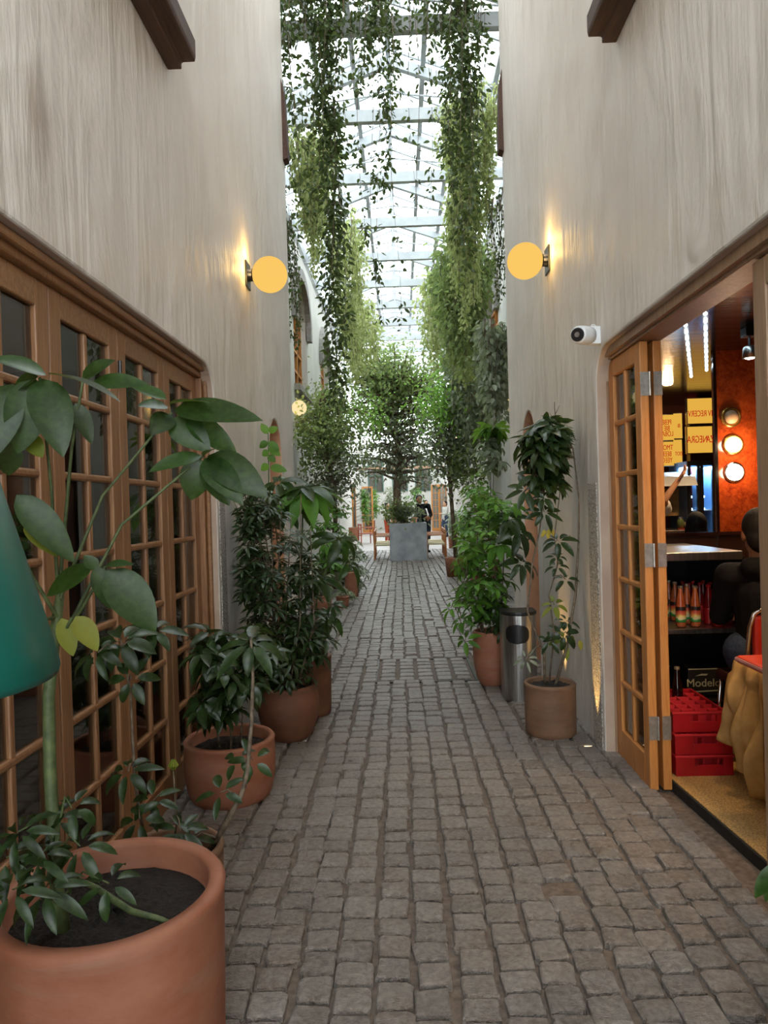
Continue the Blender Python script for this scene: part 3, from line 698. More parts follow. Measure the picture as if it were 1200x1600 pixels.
# wide shallow pot
c = Vector((-.955, 3.79, 0))
t = thing('potted_plant', c, 'wide low reddish terracotta pot with a bushy dark umbrella plant against the oak doors', 'potted plant', 'plants in pots')
pot_parts(t, .238, .325, M_TERRA, .205, .012, .03, soil_drop=.06)
st = [([c + Vector((dx, dy, .28)), c + Vector((dx * 1.3, dy, .45)), at(px, py, Y)], .007) for dx, dy, px, py, Y in ((-.05, -.02, 310, 1040, 3.7), (0, .03, 345, 1020, 3.8), (.06, -.02, 370, 1040, 3.75), (.02, -.06, 340, 1080, 3.65), (.09, .03, 400, 1010, 3.9))]
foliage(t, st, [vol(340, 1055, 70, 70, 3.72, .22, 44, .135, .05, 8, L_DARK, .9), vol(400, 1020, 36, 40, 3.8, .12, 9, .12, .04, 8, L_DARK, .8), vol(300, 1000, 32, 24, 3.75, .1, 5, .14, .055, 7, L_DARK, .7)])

# dark round pot with the dense tall umbrella plant
c = Vector((-.79, 4.74, 0))
t = thing('potted_plant', c, 'dark round-bellied pot with a dense tall small-leaved umbrella plant', 'potted plant', 'plants in pots')
pot_parts(t, .196, .37, M_TERRA2, .13, .028, .026)
st = []
for k in range(9):
    a = k * .7; px = 365 + k * 15; st.append(([c + Vector((.08 * math.cos(a), .08 * math.sin(a), .33)), c + Vector((.1 * math.cos(a) + (px - 425) / F * 2.2, .1 * math.sin(a), .8)), at(px, 770 + R.uniform(-15, 60), 4.75 + R.uniform(-.1, .15))], .007))
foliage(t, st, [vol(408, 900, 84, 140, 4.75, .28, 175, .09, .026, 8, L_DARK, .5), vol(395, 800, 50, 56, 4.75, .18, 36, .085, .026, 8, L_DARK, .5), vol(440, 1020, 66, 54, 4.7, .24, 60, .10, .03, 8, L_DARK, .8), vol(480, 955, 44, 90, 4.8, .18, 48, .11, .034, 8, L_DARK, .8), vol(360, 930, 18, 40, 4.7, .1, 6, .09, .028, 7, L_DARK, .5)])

# taller terracotta pot with the broad bright leaves
c = Vector((-.765, 5.32, 0))
t = thing('potted_plant', c, 'tall brown pot behind the dark round pot, with broad bright green drooping leaf whorls', 'potted plant', 'plants in pots')
pot_parts(t, .21, .44, M_TERRA2, .20)
st = [([c + Vector((-.05, 0, .4)), c + Vector((.0, .03, 1.1)), at(474, 772, 5.3)], .011), ([c + Vector((.05, .03, .4)), c + Vector((.12, 0, .9)), at(520, 860, 5.25)], .009), ([c + Vector((-.1, .05, .4)), c + Vector((-.16, .05, 1.0)), at(425, 760, 5.35)], .008), ([c + Vector((.0, .05, .4)), c + Vector((.02, .05, .8)), at(480, 900, 5.3)], .008)]
ex = [(at(478, 768, 5.28), (.1, -.35, 1), 12, .35, .115, L_MID, .95), (at(474, 762, 5.3), (-.1, -.2, 1), 9, .30, .10, L_BIG, .6), (at(440, 790, 5.25), (-.1, -.5, .9), 9, .26, .09, L_BIG, 1.1), (at(470, 778, 5.3), (0, -.5, .9), 8, .26, .10, L_BIG, 1.3), (at(530, 842, 5.2), (.4, -.4, .8), 8, .24, .085, L_BIG, 1.1), (at(430, 755, 5.33), (-.2, -.5, .8), 8, .22, .085, L_BIG, 1.1), (at(500, 905, 5.2), (.2, -.4, .9), 8, .22, .075, L_BIG, 1.0), (at(515, 965, 5.15), (.4, -.4, .8), 8, .20, .065, L_BIG, 1.1), (at(485, 980, 5.1), (.2, -.6, .7), 7, .18, .06, L_DARK, 1.0), (at(545, 880, 5.3), (.5, -.3, .6), 6, .18, .06, L_BIG, 1.0)]
foliage(t, st, [], ex, M_GSTEM)
# climber on the wall by the niche
c = Vector((XL + .12, 5.85, 0))
t = thing('potted_plant', c, 'slim climber with a few bright leaves before the arched niche on the oak-door wall', 'potted plant', 'plants in pots')
pot_parts(t, .11, .26, M_TERRA2, .09)
st = [([c + Vector((0, 0, .22)), at(425, 850, 5.8), at(420, 760, 5.8), at(419, 672, 5.8)], .008)]
mb = MB()
foliage(t, st, [], [], M_GSTEM)
for a, b, w in (((418, 678), (408, 662), 12), ((420, 675), (434, 668), 12), ((420, 690), (436, 706), 13), ((418, 690), (406, 700), 12), ((420, 700), (438, 712), 13), ((419, 712), (430, 722), 12), ((420, 726), (408, 735), 13), ((422, 730), (448, 736), 14), ((420, 705), (410, 712), 12)): leafpx(mb, a, b, w, 5.75, None, .3)
obj('foliage', mb, L_BRIGHT, t, smooth=True, world=True)

def simple_plant(px, pyb, Dpx, hpx, lab, mat_p, vols, nst=5, Rb=None, belly=0, smat=None, top=None, seg=3):
    b = atz(px, pyb, .015); Rr = Dpx / 2 / F * b.y; h = hpx / F * b.y; c = Vector((b.x, b.y + Rr, 0)); clampx(c, Rr + .02)
    t = thing('potted_plant', c, lab, 'potted plant', 'plants in pots')
    pot_parts(t, Rr, h, mat_p, Rb * Rr if Rb else None, belly * Rr)
    st = []; tops = top or [v[0] for v in vols]
    for k in range(nst):
        q = tops[k % len(tops)] + Vector((R.uniform(-.1, .1), R.uniform(-.08, .08), R.uniform(-.05, .2)))
        p = c + Vector((R.uniform(-.4, .4) * Rr, R.uniform(-.4, .4) * Rr, h - .03)); st.append(([p, p.lerp(q, .5) + Vector((R.uniform(-.04, .04), 0, .05)), q], .008))
    foliage(t, st, vols, (), smat, seg); return t, c
# left row beyond
simple_plant(500, 958, 33, 26, 'round sandy bowl planter with a pale leafy shrub, beyond the tall brown pot', M_TERRA, [vol(500, 905, 30, 34, 10.8, .3, 34, .15, .05, 7, L_GREY, .6), vol(512, 870, 26, 30, 10.8, .25, 18, .2, .07, 7, L_MID, .7)], 5, .8, .08)
simple_plant(535, 950, 22, 17, 'low terracotta bowl with a silvery spreading plant, beside the round sandy bowl planter', M_TERRA, [vol(537, 930, 18, 9, 11.3, .16, 14, .15, .04, 7, L_GREY, .5)], 4, .8)
t, c = simple_plant(549, 934, 22, 40, 'upright red terracotta planter with a tall blue-green shrub, just past the low bowls', M_TERRA, [vol(548, 880, 26, 46, 12.6, .4, 60, .17, .055, 7, L_GREY, .6), vol(520, 830, 36, 50, 12.9, .45, 60, .16, .05, 7, L_MID, .6)], 6, .95)

# right side: round pot by the bin with tall stems up the wall
c = Vector((.955, 4.73, 0))
t = thing('potted_plant', c, 'two-tone brown pot beside the steel bin, long bare stems rising to a leafy crown', 'potted plant', 'plants in pots')
pot_parts(t, .168, .345, M_TERRA3, .165, wall=.022, soil_drop=.03)
s1 = [c + Vector((.03, 0, .31)), at(886, 1010, 4.75), at(899, 930, 4.78), at(904, 850, 4.8), at(905, 780, 4.8), at(895, 700, 4.78)]
s2 = [c + Vector((-.03, .0, .31)), at(850, 1020, 4.7), at(824, 955, 4.68), at(832, 880, 4.7), at(843, 830, 4.72), at(850, 770, 4.72)]
s3 = [c + Vector((.0, .03, .31)), at(866, 990, 4.72), at(858, 930, 4.75), at(872, 880, 4.75), at(866, 840, 4.76), at(876, 760, 4.76)]
ex = [(at(822, 765, 4.7), (-.3, -.7, .5), 8, .15, .05, L_DARK, .5), (at(838, 742, 4.7), (0, -.6, .8), 8, .16, .055, L_DARK, .6), (at(850, 800, 4.68), (.1, -.7, .6), 8, .13, .045, L_DARK, .7), (at(890, 845, 4.76), (-.2, -.6, .8), 7, .14, .05, L_DARK, .9), (at(870, 885, 4.7), (-.2, -.6, .8), 6, .08, .03, L_DARK, .9), (at(890, 905, 4.74), (0, -.6, .8), 5, .10, .035, L_DARK, .9),
      (at(866, 945, 4.72), (-.1, -.6, .8), 6, .11, .035, L_YG, .8), (at(885, 990, 4.72), (0, -.8, .5), 6, .13, .045, L_DARK, 1.1), (at(912, 970, 4.78), (.2, -.5, .8), 6, .09, .03, L_DARK, .9), (at(905, 1000, 4.78), (.1, -.8, .4), 4, .11, .04, L_YG, 1.0), (at(858, 1000, 4.7), (-.1, -.8, .6), 5, .09, .03, L_DARK, 1.0), (at(822, 1030, 4.6), (-.2, -.7, .7), 8, .085, .02, L_GREY, .9), (at(870, 870, 4.72), (0, -.5, .9), 6, .08, .03, L_DARK, .7)]
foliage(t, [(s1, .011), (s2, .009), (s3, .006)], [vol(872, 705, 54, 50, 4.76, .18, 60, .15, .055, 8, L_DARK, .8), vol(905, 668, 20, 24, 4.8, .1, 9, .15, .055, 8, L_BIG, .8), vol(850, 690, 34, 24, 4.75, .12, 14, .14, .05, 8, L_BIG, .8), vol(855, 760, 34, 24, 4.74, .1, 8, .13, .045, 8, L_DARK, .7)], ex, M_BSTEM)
tg = MB(); tg.tube([at(878, 690, 4.8), at(868, 660, 4.82), at(866, 628, 4.83)], [.004, .003, .002], 5); tg.tube([at(868, 660, 4.82), at(858, 645, 4.8)], [.003, .0015], 5); tg.tube([at(867, 648, 4.82), at(874, 634, 4.8)], [.0025, .0015], 5)
tag(obj('stem', tg, M_BARK, t, world=True), 'bare dry twigs sticking out of the crown')
mb = MB()
for a, b, w in (((852, 828), (846, 840), 6), ((858, 827), (856, 842), 7), ((906, 1000), (908, 1016), 7), ((862, 826), (865, 838), 5)): leafpx(mb, a, b, w, 4.7, None, .2)
tag(obj('foliage', mb, L_YELL, t, smooth=True, world=True), 'yellow leaves')
# terracotta pot behind the bin
c = Vector((.735, 6.05, 0))
t = thing('potted_plant', c, 'smooth tapered terracotta pot behind the steel bin with a bushy bright green shrub', 'potted plant', 'plants in pots')
pot_parts(t, .152, .46, M_TERRA, .10, .018, .02)
st = [([c + Vector((dx, dy, .42)), c + Vector((dx * 2, dy, .7)), at(px, py, Y)], .008) for dx, dy, px, py, Y in ((-.05, 0, 745, 800, 6.1), (0, .03, 762, 780, 6.15), (.05, 0, 790, 810, 6.0), (-.06, -.04, 728, 900, 5.9), (.03, -.04, 770, 870, 5.9), (-.07, -.06, 712, 950, 5.8))]
ex = [(at(795, 810, 5.9), (-.1, -.5, .9), 9, .25, .085, L_BIG, .9), (at(815, 830, 5.85), (.2, -.6, .8), 8, .24, .08, L_DARK, .9), (at(780, 850, 5.9), (-.2, -.5, .9), 9, .20, .07, L_MID, .9), (at(815, 880, 5.8), (.2, -.5, .8), 8, .19, .065, L_DARK, .8), (at(798, 790, 6.0), (.1, -.4, 1), 8, .22, .08, L_BRIGHT, .8),
      (at(704, 950, 5.75), (-.6, -.3, .7), 6, .12, .04, L_BRIGHT, .5), (at(720, 970, 5.8), (-.4, -.4, .8), 7, .13, .045, L_MID, .7), (at(728, 1000, 5.75), (-.3, -.6, .6), 6, .12, .045, L_MID, 1.0)]
foliage(t, st, [vol(760, 830, 42, 70, 6.1, .3, 50, .11, .04, 6, L_BRIGHT, .5), vol(755, 920, 40, 56, 5.95, .25, 40, .13, .045, 7, L_MID, .8), vol(780, 960, 22, 36, 5.95, .16, 14, .13, .045, 7, L_DARK, .9), vol(740, 870, 30, 40, 6.0, .2, 16, .12, .045, 6, L_BRIGHT, .6)], ex, M_BSTEM)
simple_plant(748, 924, 24, 28, 'terracotta pot half hidden behind the bright green shrub, growing a fine-leaved light green bush', M_TERRA, [vol(748, 800, 36, 60, 11.6, .35, 90, .17, .055, 6, L_BRIGHT, .5), vol(735, 860, 22, 50, 11.4, .35, 40, .15, .05, 6, L_BRIGHT, .6)], 6, .9)
simple_plant(714, 857, 15, 20, 'distant terracotta pot with a grey-green shrub, nearest the person in the pale jacket', M_TERRA, [vol(713, 815, 14, 26, 24, .5, 60, .2, .07, 6, L_GREY, .5)], 4, .9)
simple_plant(778, 905, 18, 30, 'tall pot against the courtyard wall with upright broad bright leaves below the pale globe lamp', M_TERRA2, [vol(770, 672, 18, 14, 11.8, .3, 14, .26, .10, 7, L_BRIGHT, .7), vol(768, 710, 18, 30, 11.8, .3, 18, .25, .09, 7, L_GREY, .9)], 3, .9)
# a leaf that reaches in from outside at the lower right
t = thing('potted_plant', (.98, 1.62, 0), 'dark leaf of a plant mostly out of frame by the cafe step', 'potted plant', 'plants in pots')
pot_parts(t, .11, .2, M_TERRA, .1)
mb = MB(); 
for a, b, w in (((1212, 1352), (1180, 1402), 22), ((1214, 1350), (1196, 1408), 20), ((1216, 1352), (1188, 1372), 14)): leafpx(mb, a, b, w, 1.62, None, .3)
for q in ((1.06, 1.62, .5), (1.02, 1.58, .36), (1.09, 1.66, .62)): mb.palmate(Vector(q), (.2, -.3, 1), 7, .11, .04, .8, 0, 5)
obj('foliage', mb, L_BIG, t, smooth=True, world=True)
sp = at(1213, 1352, 1.62); obj('stem', MB().tube([(.99, 1.62, .16), (1.05, 1.62, .5), (1.08, 1.64, .62), (1.05, 1.62, .72), sp], [.006, .006, .005, .005, .004], 6), M_GSTEM, t, world=True)
# ------------------------------------------------------------------ people: one continuous body each, clothes and hair as children
def remeshed(mb, voxel, name, m, parent, smooth_it=3):
    me = mb.mesh('tmp'); o = bpy.data.objects.new('tmp', me); COL.objects.link(o)
    r = o.modifiers.new('r', 'REMESH'); r.mode = 'VOXEL'; r.voxel_size = voxel
    if smooth_it: sm = o.modifiers.new('s', 'SMOOTH'); sm.factor = .5; sm.iterations = smooth_it
    bpy.context.view_layer.update(); dg = bpy.context.evaluated_depsgraph_get()
    m2 = bpy.data.meshes.new_from_object(o.evaluated_get(dg)); bpy.data.objects.remove(o); bpy.data.meshes.remove(me)
    m2.polygons.foreach_set('use_smooth', [True] * len(m2.polygons)); m2.materials.clear()
    return obj(name, m2, m, parent)
def cap(mb, a, b, ra, rb):
    a, b = Vector(a), Vector(b); mb.tube([a, b], [ra, rb], 14); mb.sphere(a, ra, 14, 9); mb.sphere(b, rb, 14, 9)
J0 = dict(pelvis=(0, 0, .95), belly=(0, 0, 1.08), chest=(0, .012, 1.28), neck=(0, .02, 1.43), head=(0, -.005, 1.585),
          shL=(.175, .012, 1.385), elL=(.215, .035, 1.11), wrL=(.225, -.04, .87), shR=(-.175, .012, 1.385), elR=(-.215, .035, 1.11), wrR=(-.225, -.04, .87),
          hipL=(.09, 0, .91), knL=(.1, -.02, .49), anL=(.1, .02, .085), hipR=(-.09, 0, .91), knR=(-.1, -.02, .49), anR=(-.1, .02, .085), toeL=(.11, -.15, .035), toeR=(-.11, -.15, .035))
def person(loc, rz, lab, ov, k, skin, top, bottom, hairm, hair='short', sleeve=1.0, voxel=.011, yaw=0, tilt=0, hood=None, shoes=None):
    root = thing('person', loc, lab, 'person', None, rz)
    J = {n: Vector(p) * k for n, p in J0.items()}
    for n, p in ov.items(): J[n] = Vector(p) * k
    b = MB()
    cap(b, J['pelvis'], J['belly'], .125 * k, .11 * k); cap(b, J['belly'], J['chest'], .11 * k, .125 * k)
    cap(b, J['chest'], J['neck'], .12 * k, .06 * k); cap(b, J['neck'], J['head'], .052 * k, .055 * k); cap(b, J['shL'], J['shR'], .055 * k, .055 * k)
    for s_ in 'LR':
        cap(b, J['sh' + s_], J['el' + s_], .05 * k, .037 * k); cap(b, J['el' + s_], J['wr' + s_], .037 * k, .025 * k)
        cap(b, J['hip' + s_], J['kn' + s_], .085 * k, .055 * k); cap(b, J['kn' + s_], J['an' + s_], .052 * k, .034 * k)
        cap(b, J['an' + s_], J['toe' + s_], .036 * k, .028 * k)
        d = (J['wr' + s_] - J['el' + s_]).normalized(); sg = 1 if s_ == 'L' else -1
        pn = Vector((-sg, 0, 0)); pn = pn - d * pn.dot(d)
        if pn.length < .1: pn = Vector((0, 0, -1)) - d * d.z * -1
        pn.normalize(); wd = d.cross(pn)
        w = J['wr' + s_]
        for q in (-.6, .6): cap(b, w, w + d * .085 * k + wd * .032 * q * k, .02 * k, .016 * k)
        for q, (off, ln) in enumerate(((-.033, .068), (-.011, .08), (.011, .075), (.033, .058))):
            p0 = w + d * .088 * k + wd * off * k; p1 = p0 + (d + pn * .25).normalized() * ln * .55 * k; p2 = p1 + (d + pn * .9).normalized() * ln * .5 * k
            cap(b, p0, p1, .0095 * k, .009 * k); cap(b, p1, p2, .009 * k, .008 * k)
        f = -1 if wd.y > 0 else 1
        p0 = w + d * .03 * k + wd * .03 * f * k; p1 = p0 + (d * .6 + wd * f * .7 + pn * .3).normalized() * .04 * k; cap(b, p0, p1, .012 * k, .0105 * k); cap(b, p1, p1 + (d + pn * .4).normalized() * .03 * k, .0105 * k, .009 * k)
    M = Matrix.Translation(J['head']) @ Matrix.Rotation(yaw, 4, 'Z') @ Matrix.Rotation(tilt, 4, 'X')
    def H(x, y, z): return M @ Vector((x * k, y * k, z * k))
    def ell(mb, c, rx, ry, rz_, n=20, m=14):
        t_ = MB().sphere((0, 0, 0), 1, n, m); o = len(mb.v); mb.v += [tuple(H(c[0] + a * rx, c[1] + bb * ry, c[2] + cc * rz_)) for a, bb, cc in t_.v]; mb.f += [tuple(i + o for i in q) for q in t_.f]
    ell(b, (0, .008, .03), .077, .095, .10); ell(b, (0, -.03, -.04), .058, .06, .07); ell(b, (0, -.098, .0), .012, .016, .026); ell(b, (0, -.088, -.052), .026, .014, .011)
    for e in (-.078, .078): ell(b, (e, .01, .0), .012, .022, .032)
    remeshed(b, voxel, 'body', skin, root)
    if yaw == 0 or True:
        for e in (-.03, .03):
            ey = MB(); ell(ey, (e, -.079, .018), .012, .008, .007, 10, 6); obj('eye', ey, M_EYE, root)
    hb = MB()
    ell(hb, (0, .03, .05), .088, .097, .105); ell(hb, (0, .055, -.01), .078, .062, .09)
    if hair == 'long':
        ell(hb, (0, .06, -.08), .09, .06, .14)
        for e in (-.07, .07): ell(hb, (e, .02, -.05), .024, .05, .12)
    if hair == 'bun': ell(hb, (0, .11, .12), .04, .04, .04)
    if hair == 'curly':
        for _ in range(40): q = rv(1).normalized(); q.z = abs(q.z) * .9 - .1; q.y = abs(q.y) * .9 - .25; ell(hb, (q.x * .085, .03 + q.y * .09, .06 + q.z * .1), .022, .022, .022, 8, 6)
    remeshed(hb, voxel, 'hair', hairm, root, 2)
    cl = MB()
    cap(cl, J['pelvis'] + Vector((0, 0, -.03 * k)), J['belly'], .148 * k, .132 * k); cap(cl, J['belly'], J['chest'], .132 * k, .145 * k); cap(cl, J['chest'], J['neck'] - Vector((0, 0, .03 * k)), .138 * k, .062 * k); cap(cl, J['shL'], J['shR'], .072 * k, .072 * k)
    for s_ in 'LR':
        e = J['el' + s_]; w_ = J['wr' + s_]
        if sleeve >= .9: cap(cl, J['sh' + s_], e, .07 * k, .055 * k); cap(cl, e, w_.lerp(e, .1), .055 * k, .042 * k)
        else: cap(cl, J['sh' + s_], J['sh' + s_].lerp(e, sleeve), .07 * k, .062 * k)
    if hood is not None: cap(cl, J['neck'] + Vector((-.07, .075, -.0)) * k, J['neck'] + Vector((.07, .075, -.0)) * k, .055 * k, .055 * k); cap(cl, J['neck'] + Vector((0, .09, -.03)) * k, J['neck'] + Vector((0, .08, -.09)) * k, .06 * k, .04 * k)
    remeshed(cl, voxel, 'hooded_sweatshirt' if hood else 'shirt', top, root)
    tr = MB(); cap(tr, J['hipL'] + Vector((0, 0, .04 * k)), J['hipR'] + Vector((0, 0, .04 * k)), .115 * k, .115 * k)
    for s_ in 'LR': cap(tr, J['hip' + s_], J['kn' + s_], .1 * k, .072 * k); cap(tr, J['kn' + s_], J['an' + s_], .07 * k, .055 * k)
    remeshed(tr, voxel, 'trousers', bottom, root)
    for s_ in 'LR':
        sh = MB(); a = J['an' + s_]; a = Vector((a.x, a.y, a.z - .03 * k)); t_ = J['toe' + s_]; cap(sh, a, t_, .048 * k, .04 * k); cap(sh, a, a + (a - t_) * .25, .048 * k, .044 * k)
        remeshed(sh, voxel, 'shoe', shoes or M_SHOE, root)
    return root
M_SKIN1 = two_tone('tan_skin', 'a06a48', 'b4805c', 20, .5); M_SKIN2 = two_tone('warm_skin', 'c08a66', 'cc9a78', 20, .5)
M_EYE = two_tone('dark_eye', '181210', '241a16', 10, .2); M_HAIR = two_tone('black_hair', '070505', '120d0b', 60, .75, bump=.4, stretch=(1, 1, .2)); M_HAIRB = two_tone('brown_hair', '2a1a10', '3e2818', 60, .5, bump=.4, stretch=(1, 1, .2))
def cloth(name, a, b): return two_tone(name, a, b, 90, .85, spec=.2, bump=.25, dist=.004)
M_BLKCLOTH = cloth('black_cloth', '0c0c0e', '17171a'); M_JEANS = cloth('blue_denim', '2c3648', '3e4a60'); M_GREYC = cloth('pale_grey_cloth', 'a8a8a0', 'c4c2ba'); M_WHITEC = cloth('white_cloth', 'c8c6c0', 'e0deda'); M_RUST = cloth('rust_cloth', '9c4428', 'b4563a'); M_SHOE = cloth('dark_shoe', '121110', '1e1c1a')
M_BEIGE = two_tone('beige_cloth', 'a8824c', 'c29c64', 12, .85, spec=.2, bump=.2)

# ------------------------------------------------------------------ the cafe seen through the open doors
FZ = .06
M_TERRAZZO = two_tone('speckled_floor', '8a6c40', 'c8a466', 130, .5, lo=.4, hi=.6)
M_BURL = None
def burl():
    t = NT('burl_panel'); v = t.coords(); f = t.noise(v, 9, 8, .7, 1.5); f2 = t.noise(v, 34, 5, .7, .8); f3 = t.noise(v, 3, 3)
    c = t.ramp(f, [(.25, '3c0f08'), (.45, '8c2e14'), (.6, 'b44a1c'), (.78, 'd0652a')])
    c = t.mix(.4, c, t.ramp(f2, [(.35, '4a140a'), (.6, 'c45a24')])); c = t.mix(.3, c, t.ramp(f3, [(.3, '5a1a10'), (.7, 'b8501f')]))
    return t.done(t.pbr(c, .14, 0, .6))
M_BURL = burl()
def slats():
    t = NT('mirror_slat_ceiling'); v = t.coords((1, 1, 1)); w = t.n('ShaderNodeTexWave', wave_type='BANDS', bands_direction='Y', Scale=2.2, Distortion=.3); t.l(v, w.inputs['Vector'])
    r = t.ramp(w.outputs['Fac'], [(.0, (.05, .05, .05)), (.06, (.12, .11, .105)), (1, (.16, .15, .14))])
    n = t.noise(t.coords((2, 9, 1)), 2.5, 3)
    return t.done(t.pbr(r, .16, .95, .5, t.bump(n, .12, .02)))
fl2 = MB(); fl2.prism([(1.40, 4.4), (1.402, 3.8), (1.455, 2.94), (1.49, 2.2), (1.52, .6), (4.4, .6), (4.4, 8.6), (1.40, 8.6)][::-1], -.05, FZ, 'z')
struct('floor_cafe', fl2, M_TERRAZZO)
ed = MB()
for (x0, y0), (x1, y1) in (((1.40, 4.33), (1.402, 3.8)), ((1.402, 3.8), (1.455, 2.94)), ((1.455, 2.94), (1.49, 2.2)), ((1.49, 2.2), (1.52, .6))): ed.bar((x0 - .004, y0, .028), (x1 - .004, y1, .028), .014, .055)
struct('trim_step', ed, two_tone('dark_step', '14110f', '241f1b', 30, .8))
struct('ceiling_cafe', MB().box(1.42, 4.4, .5, 8.6, 2.65, 2.72), slats())
rw = MB(); rw.box(4.3, 4.4, .5, 8.6, 0, 2.7); rw.box(1.42, 4.4, .4, .5, 0, 2.7); rw.box(1.42, 4.4, 8.5, 8.6, 0, 2.7); rw.box(1.42, 1.47, 4.4, 8.6, 0, 2.7)
struct('wall_cafe_outer', rw, two_tone('cafe_wall', '4a2416', '6a3420', 3, .5))
bw = MB(); bw.box(2.385, 4.3, 5.4, 5.46, 1.285, 2.65); struct('wall_cafe_burl', bw, M_BURL)
lo_ = MB(); lo_.box(1.47, 4.3, 5.4, 5.46, FZ, 1.27); struct('wall_cafe_wainscot', lo_, two_tone('brown_wainscot', '2c1810', '40241a', 6, .4))
tr = MB(); tr.box(1.47, 4.3, 5.385, 5.4, 1.265, 1.29); tr.box(2.365, 2.387, 5.38, 5.4, 1.29, 2.65); tr.box(2.372, 2.382, 5.385, 5.4, FZ, 1.265)
struct('trim_cafe_chrome', tr, M_CHROME)
# wall spots set in the burl panel
for k, (px, py, on, lab) in enumerate(((1141, 652, 0, 'unlit round wall light, the highest of the column on the burl panel'), (1144.5, 695, 1, 'lit round wall light between two others on the burl panel'), (1146.5, 738, 1, 'lit round wall light, the lowest of the column on the burl panel'))):
    p = at(px, py, 5.4); t = thing('round_wall_light', p, lab, 'wall light', 'round lights on the burl panel')
    b = MB(); n = 28; prof = [(.075, 0), (.078, .012), (.07, .022), (.058, .018), (.055, .006)]
    b.v = [(r * math.cos(2 * PI * q / n), -z, r * math.sin(2 * PI * q / n)) for r, z in prof for q in range(n)]
    for i in range(len(prof) - 1):
        for q in range(n): a_ = i * n + q; b_ = i * n + (q + 1) % n; b.f.append((a_, b_, b_ + n, a_ + n))
    obj('bezel', b, M_CHROME if k == 2 else two_tone('brass_ring', 'c89a4c', 'dcb060', 10, .25, .9), t, smooth=True)
    if on:
        L = bpy.data.lights.new('wall_light', 'POINT'); L.energy = 4; L.color = (1, .68, .4); L.shadow_soft_size = .04; lo = bpy.data.objects.new('wall_light', L); COL.objects.link(lo); lo.parent = t; lo.location = (0, -.14, 0)
    g = MB(); g.sphere((0, -.018, 0), .052, 20, 12, 1, .7, 1); obj('bulb', g, glow('cafe_bulb', (1, .88, .72), 14) if on else two_tone('frosted_bulb', 'c8a078', 'd8b48c', 5, .4), t, smooth=True)
# the wall mirror's reflection built as a room: pillar, menu boards, fridges
struct('pillar_reflected', MB().box(3.14, 3.225, 7.75, 7.85, FZ, 2.65), two_tone('oxblood_paint', '3c1010', '561818', 4, .3))
M_YELLOW = glow('menu_board_face_reflected', (.92, .50, .07), .85); M_REDTXT = glow('red_backlit_letters', (.62, .008, .008), .8)
def text(name, s, size, m, parent, loc, mirror=False, wide=1.0, ex=.002, rx=PI / 2, rz=0):
    cu = bpy.data.curves.new(name, 'FONT'); cu.body = s; cu.size = size; cu.extrude = ex; cu.align_x = 'CENTER'; cu.align_y = 'CENTER'; cu.materials.append(m)
    o = bpy.data.objects.new('tmp', cu); COL.objects.link(o); bpy.context.view_layer.update()
    me = bpy.data.meshes.new_from_object(o.evaluated_get(bpy.context.evaluated_depsgraph_get())); bpy.data.objects.remove(o); bpy.data.curves.remove(cu)
    for v in me.vertices: x, y, z = v.co; v.co = ((-x if mirror else x) * wide + loc[0], -z + loc[1], y + loc[2])
    me.materials.clear(); return obj(name, me, m, parent)
def board(px0, py0, px1, py1, Y, lab, lines, size, mirror):
    a = at(px0, py1, Y); b_ = at(px1, py0, Y); t = thing('menu_board_reflected', (a.x, Y, a.z), lab, 'menu board', 'reflected lit yellow menu boards'); w = b_.x - a.x; h = b_.z - a.z
    obj('case', MB().box(-.008, w + .008, 0, .05, -.008, h + .008), M_STEEL, t); obj('lit_face', MB().box(0, w, -.006, 0, 0, h), M_YELLOW, t)
    for s, fx, fz in lines: text('lettering', s, size, M_REDTXT, t, (w * fx, -.009, h * fz), mirror, .62)
board(1033, 648, 1052, 688, 7.9, 'yellow lit menu board by the door post, upper of its pair, with red lettering', [('PEBE', .45, .7), ('BIE', .45, .46), ('LOBAI', .45, .24)], .08, True)
board(1053, 646, 1065, 685, 7.9, 'narrow yellow lit menu board next to the dark pillar, upper of its pair', [('BI', .6, .5)], .06, True)
board(1033, 690, 1052, 728, 7.9, 'yellow lit menu board by the door post, lower of its pair, with red lettering', [('TMOT', .45, .75), ('BEEB', .45, .48), ('YEEO', .45, .22)], .08, True)
board(1053, 687, 1065, 724, 7.9, 'narrow yellow lit menu board next to the dark pillar, lower of its pair', [('ZIOT', .6, .4)], .06, True)
board(1075, 622, 1112, 662, 7.6, 'larger yellow menu board beyond the dark pillar, upper one of two', [('IV', .91, .38), ('RECERV', .38, .38)], .09, True)
board(1075, 666, 1112, 708, 7.6, 'larger yellow menu board beyond the dark pillar, lower one of two', [('ZA', .91, .5), ('NEGRA', .38, .5)], .105, True)
M_LED = glow('fridge_led_reflected', (.72, .9, 1.0), 9)
